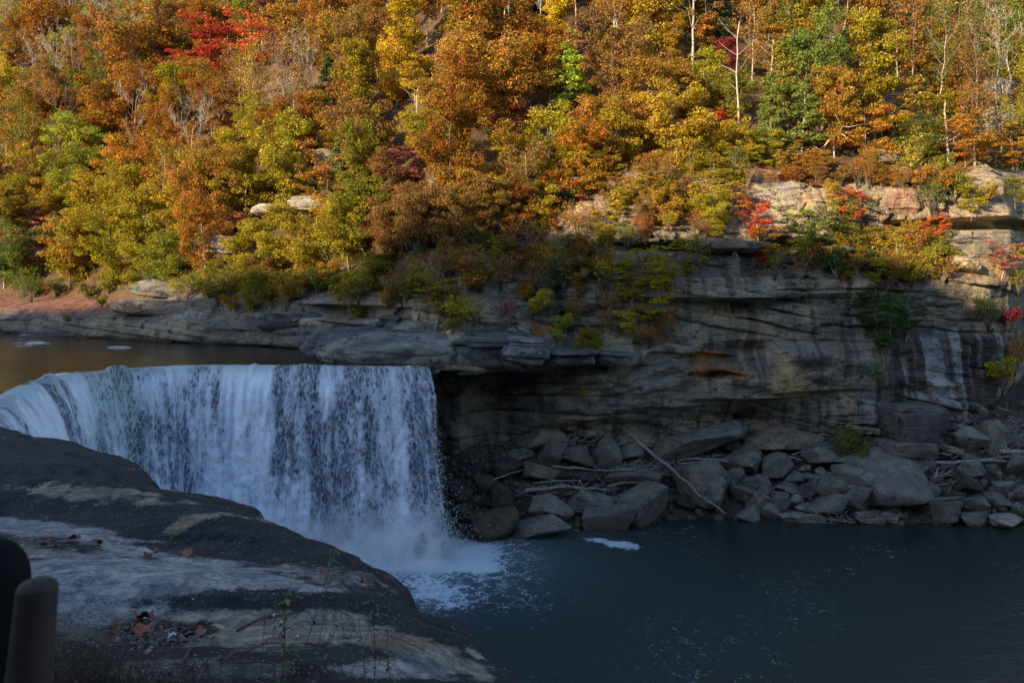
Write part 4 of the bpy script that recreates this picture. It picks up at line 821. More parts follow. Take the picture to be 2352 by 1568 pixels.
# straight trunks standing clear in front of the crowns
TR = [(1585,-20,190,'pale',.22),(1880,-20,150,'pale',.2),(1850,-10,130,'dark',.2),(1810,20,130,'pale',.16),(800,30,180,'dark',.2),(760,20,190,'dark',.22),(957,200,285,'pale',.16),(1023,250,335,'pale',.2),(1405,120,200,'pale',.14),(2165,240,380,'pale',.16),(2285,200,350,'pale',.12),(1765,100,220,'pale',.12),(1690,60,310,'pale',.14),(320,20,120,'pale',.13),(1060,10,100,'pale',.15)]
for i, (a, y0, y1, tn, r_) in enumerate(TR):
    Y = solve(a, y1, 0.0) or 150; b_ = at(a, y1, Y); H = (y1 - y0) / FP * Y; n = 8; rr = np.random.RandomState(400 + i)
    P = np.stack([np.cumsum(rr.normal(0, .12, n)), np.cumsum(rr.normal(0, .12, n)), np.linspace(-1.0, H, n)], 1); P -= [P[0, 0], P[0, 1], 0]; mb = MB(); mb.tube(P, np.linspace(r_ * 1.15, r_ * .55, n), 7)
    for j in range(9):
        f = rr.uniform(.45, 1); p0 = P[int(f * (n - 1))]; az = rr.uniform(0, 6.28); L = rr.uniform(1.2, 3.2); d = np.array([math.cos(az), math.sin(az) * .6, rr.uniform(.3, 1)]); mb.tube([p0, p0 + d * L * .5, p0 + d * L + rr.normal(0, .25, 3)], [r_ * .35, r_ * .2, .02], 4, False)
    root = bpy.data.objects.new('tree_trunk', None); C.collection.objects.link(root); root.location = b_ - np.array([0, 1.5, 0])
    link('trunk', mb.mesh('standing_trunk'), M['pale_bark'] if tn == 'pale' else M['bark'], root)
    TREES.append(dict(o=root, kind='trunk', col=tn, px=a, py=(y0 + y1) / 2, s=1, r=2, x=b_[0], y=b_[1], pale=tn == 'pale', tilt=0))

# low growth between the trees that nobody could count
def undergrowth():
    r = np.random.RandomState(8); n = 5500; X = r.uniform(-130, 120, n); d = r.uniform(-1, 90, n) ** 1.0; Y = Yc(X) + dt(X) + d; z = hill(X, Y)
    c = np.stack([X, Y, z + r.uniform(.2, 2.2, n)], 1); rad = r.uniform(.7, 1.9, n); V, F, t = leaves(c, rad, 26, .17, r, .6)
    idx = np.repeat(np.arange(len(V) // 4), 4); cl = np.array([PAL[k] for k in ('rust', 'copper', 'olive', 'olive gold', 'brown', 'brown', 'green')])
    pick = ((fbm(V[::4, 0] / 9, V[::4, 1] / 9, 0, 3, 300) * 5 + 3.5).astype(int)) % 7; col = cl[pick][idx] * (0.5 + r.uniform(0, .8, (len(V) // 4, 1)))[idx]
    k = N('undergrowth_leaves'); cc = k.attr('Col').outputs['Color']; mx = k.n('ShaderNodeMixShader', {0: .3, 1: k.n('ShaderNodeBsdfDiffuse', {'Color': cc}).outputs[0], 2: k.n('ShaderNodeBsdfTranslucent', {'Color': cc}).outputs[0]})
    tag(link('undergrowth', mesh_np('undergrowth', V, F, False, col), k.done(mx)), 'low russet and olive undergrowth on the slope', 'undergrowth', None, 'stuff')
undergrowth()
# ------------------------------------------------------------------ talus, boulders, shrubs on the cliff, driftwood
def Ys(X): return np.interp(X, [-30,-12,-6,-4,2,10,20,30,45,57,75,100,150,260], [88,82,81,80.5,82,84.3,87.6,87.6,86,85.6,86.5,91,100,118])
def talus(X, Y):
    d = Y - Ys(X); lim = np.interp(X, [-10, 10, 55, 66, 80, 260], [7.0, 7.6, 7.0, 12, 16, 16])
    return np.minimum(-.5 + .78 * (d + .4), lim + .12 * (d - 8)) + .35 * fbm(X / 2.2, Y / 2.2, 0, 4, 310)
def build_talus():
    X = np.concatenate([np.arange(-12, 75, .4), np.arange(75, 261, 3)]); t = np.linspace(-4, 30, 90); XX, TT = np.meshgrid(X, t, indexing='ij'); YY = Ys(XX) + TT
    c = np.broadcast_to((.085, .075, .065), (XX.size, 3))
    tag(link('talus', mesh_np('talus', np.stack([XX, YY, talus(XX, YY)], -1).reshape(-1, 3), grid_faces(len(X), 90), True, c), M['cliff']), 'dark earth and gravel under the boulders', None, None, 'structure')
build_talus()
def rock_mesh(seed, nplanes=11, sub=4, chis=.72, rough=.05, layers=0.0):
    """an angular water-worn boulder of unit half size"""
    import bmesh
    bm = bmesh.new(); bmesh.ops.create_icosphere(bm, subdivisions=sub, radius=1.0); V = np.array([v.co[:] for v in bm.verts]); F = np.array([[v.index for v in f.verts] for f in bm.faces]); bm.free()
    r = np.random.RandomState(seed); V *= 1.28
    for i in range(nplanes):
        n = r.normal(0, 1, 3); n /= np.linalg.norm(n); d = r.uniform(chis, 1.02); q = V @ n - d; soft = .014
        V = V - np.where(q > 0, q - soft * (1 - np.exp(-q / soft)) , 0)[:, None] * n
    V += (fbm(V[:, 0] * 1.2 + seed, V[:, 1] * 1.2, V[:, 2] * 1.2, 3, seed) * .10)[:, None] * V
    V += (fbm(V[:, 0] * 4 + seed, V[:, 1] * 4, V[:, 2] * 4, 4, seed + 5) * rough)[:, None] * V
    if layers: V[:, :2] *= (1 + layers * (np.abs(((V[:, 2] * 4 + V[:, 0] * .6) % 1) - .5) - .25))[:, None]
    V /= np.abs(V).max(axis=0); return V, F
PR = [rock_mesh(500 + i, 9 + i % 5, 4, .60 + .05 * (i % 3), .05, .05 * (i % 3)) for i in range(14)]
def boulder_obj(V, F, name, loc, half, rot, col):
    P = V * np.array(half); me = mesh_np(name, P, F, True, None)
    if not me.materials: me.materials.append(M['boulder'])
    o = link(name, me); o.location = tuple(float(q) for q in loc); o.rotation_euler = rot; o.color = (*col, 1); return o
BO = [] ; brnd = random.Random(12)
# crop coordinates: 'a' = shore below the overhang, 'b' = right-hand shore
def ca(x, y): return 918.7 + x * .3663, 746.5 + y * .3663
def cb(x, y): return 1550.4 + x * .3663, 746.5 + y * .3663
LIST = [ # set, cx, cy, w, h, rot, tone, adjective
 ('a',575,1265,265,235,10,'brown','big rounded'),('a',530,1010,95,135,5,'brown','upright'),('a',400,1050,130,150,-10,'dark','slumped'),('a',645,1100,160,160,20,'dark','leaning'),('a',930,1130,260,170,0,'grey','blocky'),
 ('a',890,1245,350,150,-6,'grey','long flat'),('a',1190,1125,290,165,4,'grey','wedge-shaped'),('a',1305,1215,340,180,-8,'grey','sloping'),('a',1540,1115,400,260,-4,'grey','massive layered'),('a',1820,1110,160,100,0,'dark','small wet'),
 ('a',900,710,290,140,-8,'tan','flat-topped'),('a',760,810,140,75,0,'grey','small'),('a',950,800,190,130,-28,'grey','tilted'),('a',1115,810,300,160,0,'grey','broad'),('a',1300,800,200,190,30,'grey','rounded'),('a',1445,800,210,135,5,'grey','squat'),
 ('a',900,920,260,120,18,'tan','slanting tan'),('a',1440,935,330,140,0,'grey','bedded'),('a',690,900,210,120,12,'dark','dim'),('a',1130,960,260,110,4,'dark','half-buried'),('a',380,1190,120,120,0,'dark','low wet'),('a',560,1110,120,80,0,'dark','wet'),('a',1780,960,150,120,20,'grey','upper'),
 ('b',120,730,520,195,-17,'grey','long tilted slab-like'),('b',385,680,185,140,8,'grey','angular'),('b',645,612,340,120,6,'tan','flat pale-brown'),('b',705,720,430,150,4,'tan','pointed pale-topped'),('b',345,770,110,65,0,'grey','little'),('b',480,782,140,75,0,'grey','wedged'),
 ('b',440,860,310,160,18,'grey','cracked'),('b',650,893,210,155,-10,'grey','blocky'),('b',935,810,310,150,8,'grey','smooth rounded'),('b',1120,842,100,75,0,'grey','small'),('b',400,950,150,125,10,'grey','rounded'),('b',530,1000,190,130,6,'grey','four-sided'),
 ('b',200,1000,360,300,24,'grey','huge flat-faced'),('b',430,1060,160,120,10,'grey','low'),('b',530,1120,140,130,30,'grey','steep'),('b',600,1172,110,90,0,'grey','shoreline'),('b',660,1102,130,120,-20,'grey','tilted'),('b',460,1195,150,100,-10,'grey','waterline'),
 ('b',755,1210,310,95,4,'pale','long grey-white'),('b',705,1018,160,90,0,'grey','middling'),('b',832,1032,130,120,12,'grey','upright'),('b',852,960,130,62,8,'grey','slab-shaped'),('b',742,952,110,62,0,'grey','small'),('b',1010,990,240,160,-14,'grey','large rough'),
 ('b',1140,1080,220,200,16,'grey','large rounded'),('b',942,1128,270,125,-16,'grey','fin-shaped'),('b',1320,950,520,330,8,'grey','giant domed'),('b',1515,900,150,180,0,'grey','lichen-spotted'),('b',1540,1060,105,165,8,'grey','narrow upright'),('b',1350,1145,125,55,2,'pale','small pale squared'),
 ('b',1200,1208,180,95,18,'pale','pale angular'),('b',1262,1180,75,45,0,'grey','pebble-like'),('b',1345,1207,95,65,0,'grey','small wet-footed'),('b',1425,1195,75,28,0,'pale','thin pale'),('b',1690,1150,270,185,-10,'grey','large pointed'),('b',1895,1120,200,100,16,'grey','layered'),
 ('b',1855,1212,180,125,-4,'grey','striped'),('b',2070,1215,270,95,6,'pale','broad pale'),('b',1820,725,250,160,4,'pale','big lichen-covered'),('b',1990,710,130,225,-4,'pale','tall rust-streaked'),('b',1850,905,200,140,4,'grey','mottled'),('b',1990,895,95,75,0,'pale','small pale'),
 ('b',2150,890,150,150,-20,'grey','steep-faced'),('b',1820,990,190,130,14,'dark','dark angular'),('b',1625,1040,80,100,0,'grey','small stacked'),('b',2060,1015,130,80,0,'grey','middling'),('b',1700,1020,130,90,0,'dark','dark wedge'),('b',1830,822,120,75,0,'grey','low rounded'),
 ('b',1905,550,130,80,-10,'pale','small pale'),('b',1660,820,110,80,0,'dark','dark low'),('b',2120,720,120,80,0,'pale','bleached'),('b',1760,1075,120,70,0,'dark','flat dark'),('b',2020,1100,160,80,6,'grey','flat'),('b',820,905,90,60,0,'grey','small chunky'),('b',900,925,80,70,20,'pale','little pale'),
 ('b',760,1085,120,60,-12,'pale','thin pale'),('b',800,1130,120,50,-10,'pale','flat pale'),('b',1110,1150,70,60,0,'pale','small cream'),('b',1640,980,90,80,0,'grey','small'),('b',2150,1050,110,90,0,'grey','edge'),('b',2160,1160,90,80,0,'grey','low edge'),('b',1930,990,80,60,0,'grey','chip-like'),('b',1960,1060,90,70,0,'grey','small dark-sided'),
]
TONE = {'grey': (.20, .188, .165), 'dark': (.075, .068, .056), 'brown': (.115, .09, .062), 'tan': (.23, .195, .145), 'pale': (.31, .29, .25)}
def talus_Y(px, py):
    Y = np.arange(79, 112, .1); X = (px - 1176) / FP * Y; z = CAM_H - (py - HZ) / FP * Y; g = np.maximum(talus(X, Y), -.3); ok = z <= g
    return float(Y[np.argmax(ok)]) if ok.any() else 98.0
for i, (st_, cx, cy, w_, h_, rt, tone, adj) in enumerate(LIST):
    px, py = (ca if st_ == 'a' else cb)(cx, cy); wpx, hpx = w_ * .3663, h_ * .3663
    Y = talus_Y(px, py + hpx * .30); m_ = FP / Y; hx = wpx / 2 / m_ * 1.24; hz = hpx / 2 / m_ * 1.28; hy = brnd.uniform(.65, .9) * hx * .8 + .25 * hz
    hz2 = math.sqrt(max(.2, hz * hz - (.33 * hy) ** 2)) if hz > .4 * hy else hz * .9
    p = at(px, py, Y); c = TONE[tone]; j = brnd.uniform(.85, 1.15)
    V, F = rock_mesh(900 + i, brnd.randint(10, 17), 4 if w_ > 120 else 3, brnd.uniform(.42, .6), .035, brnd.choice([0, .04, .08]))
    o = boulder_obj(V, F, 'boulder', p, (hx, hy, hz2), (brnd.uniform(-.15, .15), R(rt), brnd.uniform(-.3, .3)), tuple(q * j for q in c))
    BO.append(dict(o=o, px=px, py=py, w=wpx, adj=adj, tone=tone))
# rubble between them: far too many to count
def rubble():
    r = np.random.RandomState(21); Vs, Fs, n = [], [], 0; base = [rock_mesh(700 + i, 9, 1, .6, .06) for i in range(6)]
    for i in range(2300):
        X = r.uniform(-8, 92); d = abs(r.normal(0, 7)) if r.rand() < .5 else r.uniform(-.5, 14); Y = Ys(X) + d; s = r.uniform(.15, .6) * r.uniform(.6, 1.7); V, F = base[r.randint(6)]
        a = r.uniform(0, 6.28); M3 = np.array(Euler((r.uniform(0, 6), r.uniform(0, 6), a)).to_matrix()); P = (V * np.array([1, .8, .6]) * s) @ M3.T + [X, Y, talus(X, Y) + .15 * s]
        Vs.append(P); Fs.append(F + n); n += len(P)
    me = mesh_np('rubble', np.concatenate(Vs), np.concatenate(Fs), True); o = link('rubble', me, M['boulder']); o.color = (.125, .117, .10, 1)
    tag(o, 'loose grey rubble filling the gaps between the shore boulders', 'rubble', None, 'stuff')
rubble()

# separate slabs and blocks of the bank: parts of the cliff / bank
def slab(parent, px0, py0, px1, py1, Y, depth, seed, rot=0, col=(.2, .18, .15), layers=.06, chis=.8, name='rock_slab', yaw=0, pitch=0, lab=None, pw=.5):
    V, F = rock_mesh(seed, 8, 5, chis, .05, layers); V = np.sign(V) * np.abs(V) ** pw; V /= np.abs(V).max(axis=0)
    c = at((px0 + px1) / 2, (py0 + py1) / 2, Y); hx = (px1 - px0) / 2 / FP * Y; hz = (py1 - py0) / 2 / FP * Y
    V = V * np.array([hx, depth / 2, hz]); rz = np.random.RandomState(seed + 9); lv = V[:, 2] / .55 + .25 * fbm(V[:, 0] / 2, V[:, 1] / 2, 0, 2, seed + 3) + 20; sc_ = rz.uniform(-.45, .25, 60)[np.clip(lv.astype(int), 0, 59)]; nl_ = np.maximum(np.hypot(V[:, 0], V[:, 1]), .1); V[:, 0] += V[:, 0] / nl_ * sc_; V[:, 1] += V[:, 1] / nl_ * sc_ + .35 * blocks(V[:, 0] + seed, V[:, 2], 5, 1.8) * np.sign(V[:, 1]); V[:, 2] += .12 * fbm(V[:, 0] / 1.4, V[:, 1] / 1.4, 0, 4, seed) * min(1, hz)
    n1 = fbm(V[:, 0] / 1.2, V[:, 1] / 1.2, V[:, 2] / .6, 4, seed + 1); cc = np.empty((len(V), 3)); cc[:] = col
    cc = blend(cc, ss(-.05, .35, n1) * .55, tuple(min(.5, q * 1.7) for q in col)); cc = blend(cc, ss(.05, .4, -n1) * .6, (.07, .07, .075))
    me = mesh_np(name, V, F, True, cc); o = link(name, me, M['bank'], parent); o.location = tuple(float(v) for v in c); o.rotation_euler = (R(pitch), R(rot), R(yaw))
    if lab: o['label'] = lab
    return o
slab(bank, 245, 686, 492, 726, 119.5, 5.5, 41, 2, (.25, .24, .22), .14, .8, lab='lichen-spotted overhanging slab on the left bank')
slab(bank, 500, 694, 640, 724, 115.5, 6, 42, 3, (.16, .15, .14))
slab(bank, 300, 640, 470, 684, 123, 4, 43, 4, (.22, .21, .19))
slab(bank, 590, 716, 760, 760, 106.5, 5, 44, -2, (.14, .135, .13)); slab(bank, 640, 690, 800, 722, 109, 5, 45, 3, (.13, .125, .12))
slab(bank, 868, 722, 940, 766, 96.5, 4, 46, 4, (.15, .15, .15)); slab(bank, 925, 718, 1010, 764, 97, 4, 47, -6, (.16, .16, .155)); slab(bank, 915, 745, 950, 768, 94.5, 2, 48)
slab(bank, 700, 755, 990, 812, 93.5, 11, 49, -1, (.13, .13, .135), .05, .9, pitch=7)
slab(bank, 738, 778, 1056, 838, 88.0, 8.5, 50, 0, (.24, .23, .21), .10, .88, yaw=-4, pitch=13, pw=.35, lab='big smooth pale slab overhanging the right end of the falls')
slab(cliff, 1030, 764, 1240, 838, 89.5, 8, 51, 2, (.13, .13, .125), .05, .8, pitch=8, pw=.4, lab='dark roof block beside the falls'); slab(cliff, 1150, 772, 1262, 838, 87.2, 6, 52, 4, (.22, .22, .22), .03, .85)
slab(bank, 1000, 660, 1070, 690, 100, 4, 53, -4, (.22, .22, .22)); slab(cliff, 1090, 630, 1150, 660, 101, 3.5, 54, 6, (.26, .26, .26)); slab(cliff, 1110, 690, 1215, 745, 96, 5, 55, 3, (.2, .19, .19))
slab(cliff, 1190, 742, 1222, 766, 92, 1.6, 56, 20, (.28, .28, .27)); slab(cliff, 1160, 752, 1192, 764, 91.5, 1.5, 57, 8, (.24, .24, .23)); slab(cliff, 1240, 800, 1370, 842, 88.4, 6, 58, -2, (.12, .12, .12)); slab(cliff, 1360, 806, 1460, 842, 90.5, 6, 59, 3, (.13, .13, .13))
slab(cliff, 2020, 1010, 2140, 1046, 92.5, 5, 60, 0, (.20, .18, .155), .02, .95, pw=.22); slab(cliff, 2035, 928, 2152, 1012, 93.6, 6, 61, 0, (.14, .13, .125), .06, .95, pw=.22)
slab(cliff, 1345, 570, 1470, 640, 100.5, 5, 62, 2, (.17, .165, .155)); slab(cliff, 1560, 548, 1770, 580, 97.8, 6, 63, 3, (.19, .175, .165), .05, .85, lab='thin jutting slab over a black gap'); slab(cliff, 1850, 560, 1960, 590, 100, 5, 64, 4, (.2, .18, .16))
slab(hillside, 725, 345, 800, 398, 131, 6, 65, 3, (.45, .38, .29), .1); slab(hillside, 665, 450, 775, 492, 121, 7, 66, -2, (.55, .47, .36), .1); slab(hillside, 580, 470, 680, 500, 122, 6, 67, 2, (.42, .34, .26)); slab(hillside, 465, 540, 560, 585, 121.5, 5, 68, 3, (.42, .33, .27))
slab(hillside, 1985, 350, 2060, 382, 108.5, 5, 69, 8, (.50, .44, .35)); slab(hillside, 2235, 180, 2330, 250, 128, 7, 70, 4, (.50, .40, .29), .12); slab(hillside, 2240, 240, 2320, 330, 121, 7, 71, -4, (.46, .37, .26), .12); slab(hillside, 1820, 85, 1890, 130, 145, 5, 72, 4, (.42, .35, .26)); slab(hillside, 1190, 455, 1250, 480, 110, 4, 73, 3, (.42, .37, .3)); slab(hillside, 1130, 480, 1230, 520, 108.5, 4, 74, 3, (.48, .39, .3))
slab(cliff, 1660, 390, 1800, 420, 106, 5, 75, 2, (.50, .43, .32), .1); slab(hillside, 1370, 430, 1430, 470, 109, 4, 76, 3, (.42, .37, .3)); slab(hillside, 2060, 385, 2160, 412, 108, 4, 77, 3, (.5, .44, .34), .12)
slab(cliff, 1455, 415, 1560, 480, 103.6, 4.5, 78, 2, (.62, .53, .40), .08, .85); slab(cliff, 1690, 420, 1850, 500, 103.2, 4.5, 79, -6, (.58, .49, .37), .1, .82); slab(cliff, 1735, 490, 1850, 560, 102.4, 5, 80, 8, (.58, .46, .34), .06, .8); slab(cliff, 1470, 500, 1600, 560, 102.4, 4.5, 81, -8, (.42, .30, .23), .06, .8); slab(cliff, 2020, 425, 2110, 500, 103, 4.5, 82, 2, (.46, .26, .18), .05, .85)
slab(hillside, 2180, 590, 2240, 622, 99.5, 4, 83, 14, (.60, .42, .24))

# shrubs and small trees rooted on the rock face
def cliffplant(kind, px, py, rpx, col, Yoff=-1.0, **kw):
    Y = 97.0
    for _ in range(4):
        X = (px - 1176) / FP * Y; z = CAM_H - (py + rpx * .8 - HZ) / FP * Y
        T = ST if X > -10 else LB; D = float(profile(T, np.array([X]), np.array([max(min(z, 45), 15.5 if X < -10 else -3)]))[0, 0]); Y = float(Yc(X)) + D + Yoff
    s = rpx / FP * Y / HR[kind]; p = at(px, py, Y)
    return plant(kind, p[0], Y, p[2] - HC[kind] * s, s, col, px, py, **kw)
CPL = [('bush',1295,735,30,'lime'),('bush',1280,765,20,'lime'),('bush',1362,772,40,'olive'),('bush',1335,790,26,'green'),('layer',1440,738,30,'yellow'),('layer',1480,690,56,'olive gold'),('layer',1520,610,62,'olive gold'),('layer',1450,640,52,'olive gold'),('layer',1590,590,46,'olive'),('bush',1235,690,36,'olive gold'),('bush',1210,660,32,'copper'),
 ('layer',1740,500,44,'scarlet'),('layer',1745,555,42,'orange'),('bush',1755,590,26,'red'),('layer',1640,450,52,'gold'),('broad',1640,490,48,'olive gold'),('layer',1630,545,28,'orange'),('layer',1870,530,62,'green'),('layer',1930,520,56,'green'),('layer',1850,570,44,'dark green'),('layer',1970,560,44,'olive'),('bush',1990,590,34,'dark green'),('bush',1920,600,40,'dark green'),
 ('layer',2040,745,64,'dark green'),('layer',2010,710,50,'dark green'),('layer',2080,720,46,'dark green'),('wisp',2000,862,36,'dark green'),('layer',2300,590,36,'pink'),('layer',2150,520,32,'coral'),('layer',2170,500,26,'orange'),('thin',2060,590,46,'olive gold'),('wisp',2000,560,40,'gold'),('wisp',2090,560,44,'rust'),('wisp',2120,600,44,'olive gold'),('bush',2140,590,36,'olive'),('wisp',2050,620,40,'brown'),('bush',2185,575,26,'olive'),
 ('layer',1960,470,40,'coral'),('layer',1920,450,36,'gold'),('layer',2230,450,40,'olive gold'),('bush',2270,440,28,'gold'),('wisp',2140,450,40,'green'),('wisp',2270,720,40,'dark green'),('bush',2262,700,28,'dark green'),('bush',2320,720,30,'crimson'),('wisp',2330,810,50,'rust'),('bush',2300,850,40,'olive gold'),('wisp',2340,640,32,'olive'),
 ('bush',820,640,42,'olive gold'),('bush',790,680,38,'olive gold'),('bush',730,640,36,'olive'),('bush',820,710,26,'olive gold'),('bush',670,660,36,'olive gold'),('bush',530,690,26,'gold'),('bush',590,650,34,'olive'),('bush',640,640,30,'brown'),('bush',930,650,40,'olive'),('layer',1000,680,52,'olive gold'),('bush',1050,700,40,'olive gold'),('bush',1040,740,28,'olive'),('wisp',1090,720,30,'olive gold'),('wisp',1165,715,28,'crimson'),('wisp',900,660,40,'brown'),
 ('wisp',1000,620,44,'brown'),('wisp',1080,610,44,'brown'),('wisp',1150,620,44,'brown'),('wisp',1230,630,40,'brown'),('bush',1220,590,32,'rust'),('wisp',1330,600,36,'olive'),('bush',1295,620,42,'dark green'),('bush',1270,655,26,'dark green'),('bush',1390,540,32,'olive gold'),('bush',1340,560,32,'copper'),('wisp',1440,540,36,'olive'),('wisp',1500,470,30,'olive'),('wisp',1560,440,34,'brown'),('wisp',1700,450,34,'brown'),('wisp',1780,600,40,'olive'),('wisp',1840,610,34,'brown'),
 ('bush',155,730,12,'olive'),('bush',70,660,26,'green'),('bush',130,655,24,'green'),('bush',235,690,16,'olive'),('wisp',430,655,30,'olive'),('wisp',480,650,34,'olive gold'),('wisp',1330,710,30,'brown'),('wisp',1400,690,32,'brown'),('wisp',1530,740,34,'brown'),('wisp',1490,770,28,'rust'),('bush',2120,500,22,'olive'),('wisp',1600,520,24,'rust'),('bush',2340,580,26,'olive gold'),('wisp',1340,905,18,'olive gold'),('wisp',1240,770,26,'rust')]
cliffplant('bush', 1950, 1006, 42, 'green', Yoff=-4.2); cliffplant('bush', 1978, 1026, 28, 'green', Yoff=-5)
for (k_, a, b, r_, c_) in CPL: cliffplant(k_, a, b, r_, c_)

# driftwood
def log(pts, r0, r1, name='driftwood_log', lift=.35, mat='drift', Yk=None, stubs=2, seed=0):
    rr = np.random.RandomState(seed + 600); P = []
    for i, (a, b) in enumerate(pts):
        Y = (talus_Y(a, b) - lift - .6) if Yk is None else Yk + i * .3; P.append(at(a, b, Y))
    P = np.array(P); t = np.linspace(0, 1, len(P)); tt = np.linspace(0, 1, 14); Q = np.stack([np.interp(tt, t, P[:, k]) for k in range(3)], 1)
    Ysm = np.polyval(np.polyfit(tt, Q[:, 1], 1), tt) - (1.9 if seed == 0 else .8); f = Ysm / Q[:, 1]; Q[:, 0] *= f; Q[:, 2] = CAM_H + (Q[:, 2] - CAM_H) * f; Q[:, 1] = Ysm
    Q += rr.normal(0, .05, Q.shape) * (r0 / .2); mb = MB(); mb.tube(Q, np.linspace(r0, r1, 14) * rr.uniform(.88, 1.12, 14), 8)
    for j in range(stubs):
        p = Q[rr.randint(2, 13)]; d = rr.normal(0, 1, 3); d[2] = abs(d[2]); L = rr.uniform(.4, 1.3) * (r0 / .15) ** .5; mb.tube([p, p + d * L * .4, p + d * L * .7], [r0 * .4, r0 * .25, r0 * .08], 4)
    o = link(name, mb.mesh('log'), M[mat]); c0 = Vector(Q.mean(0)); o.data.transform(Matrix.Translation(-c0)); o.location = c0; return o
LG = [('a',[(1420,660),(1560,790),(1740,930),(1860,1050),(2040,1180)],.24,.10,'long straight pole leaning across the boulders down to the water'),
 ('b',[(1530,857),(1760,862),(1900,850),(2090,852)],.26,.15,'thick half-bleached log lying across the rocks left of the right edge'),('b',[(1560,836),(1700,868),(1860,850),(2170,815)],.12,.08,'dark thin log crossing behind the half-bleached log'),('b',[(2040,795),(2189,797)],.32,.28,'stout pale log at the right edge of the shore'),
 ('a',[(840,992),(950,975),(1080,975),(1210,966)],.10,.06,'pale straight branch on the boulders under the cave'),('a',[(960,888),(1110,898),(1280,912),(1480,900)],.13,.07,'long grey branch resting above the layered boulder'),('a',[(780,1040),(1000,1010),(1200,1020),(1310,1035)],.20,.10,'thick grey log jammed among boulders under the cave'),
 ('a',[(640,722),(760,690),(880,640),(905,625)],.12,.08,'bent branch propped on the flat-topped rock'),('a',[(780,640),(900,650),(1020,660)],.12,.07,'short grey branch at the foot of the dark cave'),('a',[(570,975),(700,925),(860,890)],.09,.05,'thin branch reaching out of the cave shadow'),
 ('a',[(1300,1010),(1400,985),(1550,990)],.12,.06,'grey branch on the massive layered boulder'),('b',[(0,845),(150,835),(400,850)],.17,.10,'grey log lying behind the huge flat-faced boulder'),('b',[(20,868),(200,852),(410,858)],.10,.07,'second thinner log beside the log behind the huge boulder'),
 ('b',[(640,795),(720,825),(797,848)],.10,.08,'short pale stick below the pointed pale-topped boulder'),('b',[(730,812),(800,790),(860,770)],.08,.05,'thin stick crossing the short pale stick'),('b',[(455,620),(540,605),(622,560)],.09,.05,'curved white branch beside the flat pale-brown boulder'),
 ('b',[(1610,955),(1700,935),(1745,905)],.07,.05,'curved pale stick below the half-bleached log'),('b',[(1630,960),(1650,890)],.10,.09,'stubby upright stick below the half-bleached log'),('b',[(1390,1130),(1480,1125)],.09,.07,'pale stick by the squared pale block'),('b',[(1660,770),(1720,690),(1740,640)],.12,.08,'upright grey stick beside the cliff corner'),
 ('b',[(1600,795),(1680,805),(1740,815)],.13,.10,'low brown log at the cliff foot corner'),('b',[(2020,510),(2060,530),(2110,535)],.09,.06,'bleached branch on the upper right talus')]
for i, (st_, pts, r0, r1, lab) in enumerate(LG):
    f_ = ca if st_ == 'a' else cb; tag(log([f_(*p) for p in pts], r0, r1, 'driftwood_log' if r0 > .12 else 'driftwood_branch', seed=i, stubs=2 if r0 > .1 else 1), lab, 'driftwood')
def sticks(px, py, w_, h_, n, seed, lab, ang=0):
    r = np.random.RandomState(seed); mb = MB()
    for i in range(n):
        a, b = px + r.normal(0, w_ / 2.4), py + r.normal(0, h_ / 2.4); Y = talus_Y(a, b) - .7 - r.uniform(0, .8); p = at(a, b, Y); th = R(ang) + r.normal(0, .5); L = r.uniform(.6, 2.6); d = np.array([math.cos(th), r.normal(0, .35), math.sin(th)]) * L / 2
        mb.tube([p - d, p + r.normal(0, .08, 3), p + d], [r.uniform(.02, .055)] * 3, 4)
    tag(link('driftwood_pile', mb.mesh('sticks'), M['drift']), lab, 'driftwood pile', None, 'stuff')
sticks(*cb(1710, 650), 60, 60, 110, 1, 'tangle of bleached sticks against the cliff corner', 35); sticks(*cb(2110, 700), 70, 40, 110, 2, 'spread of bleached sticks at the right edge', 5); sticks(*cb(120, 835), 110, 14, 90, 3, 'line of small sticks behind the huge boulder', 3)
sticks(*ca(1000, 1025), 120, 16, 100, 4, 'matted sticks on boulders beneath the cave', 4); sticks(*ca(1690, 890), 60, 20, 70, 5, 'sticks caught where the long pole crosses', -20); sticks(*ca(1100, 700), 60, 26, 50, 6, 'gnarled root tangle on the boulders', 20); sticks(*cb(1680, 930), 50, 30, 50, 7, 'small sticks under the half-bleached log', 10); sticks(*cb(1000, 1220), 90, 12, 40, 8, 'twigs along the waterline by the pale boulders', -30); sticks(*ca(1400, 900), 110, 12, 60, 9, 'fine driftwood along the layered boulder', 2)
# bare roots hanging down the cliff face
for i, (a, b, L_) in enumerate([(1605,560,75),(1690,580,70),(1775,655,45),(2010,815,60),(1420,580,60),(1860,640,60)]):
    r = np.random.RandomState(50 + i); mb = MB(); X = (a - 1176) * .0545; Y = float(Yc(X)) + .2
    for j in range(4):
        n = 8; P = [at(a + r.normal(0, 3) + 5 * math.sin(q + j * 2) + (j - 1.5) * q * 1.2, b + L_ * q / (n - 1) * (1 if j == 0 else r.uniform(.5, .9)), Y - .4 + r.normal(0, .12)) for q in range(n)]; mb.tube(P, np.linspace(.05 if j == 0 else .03, .01, n), 5)
    o = link('hanging_root', mb.mesh('root'), M['drift'], cliff)

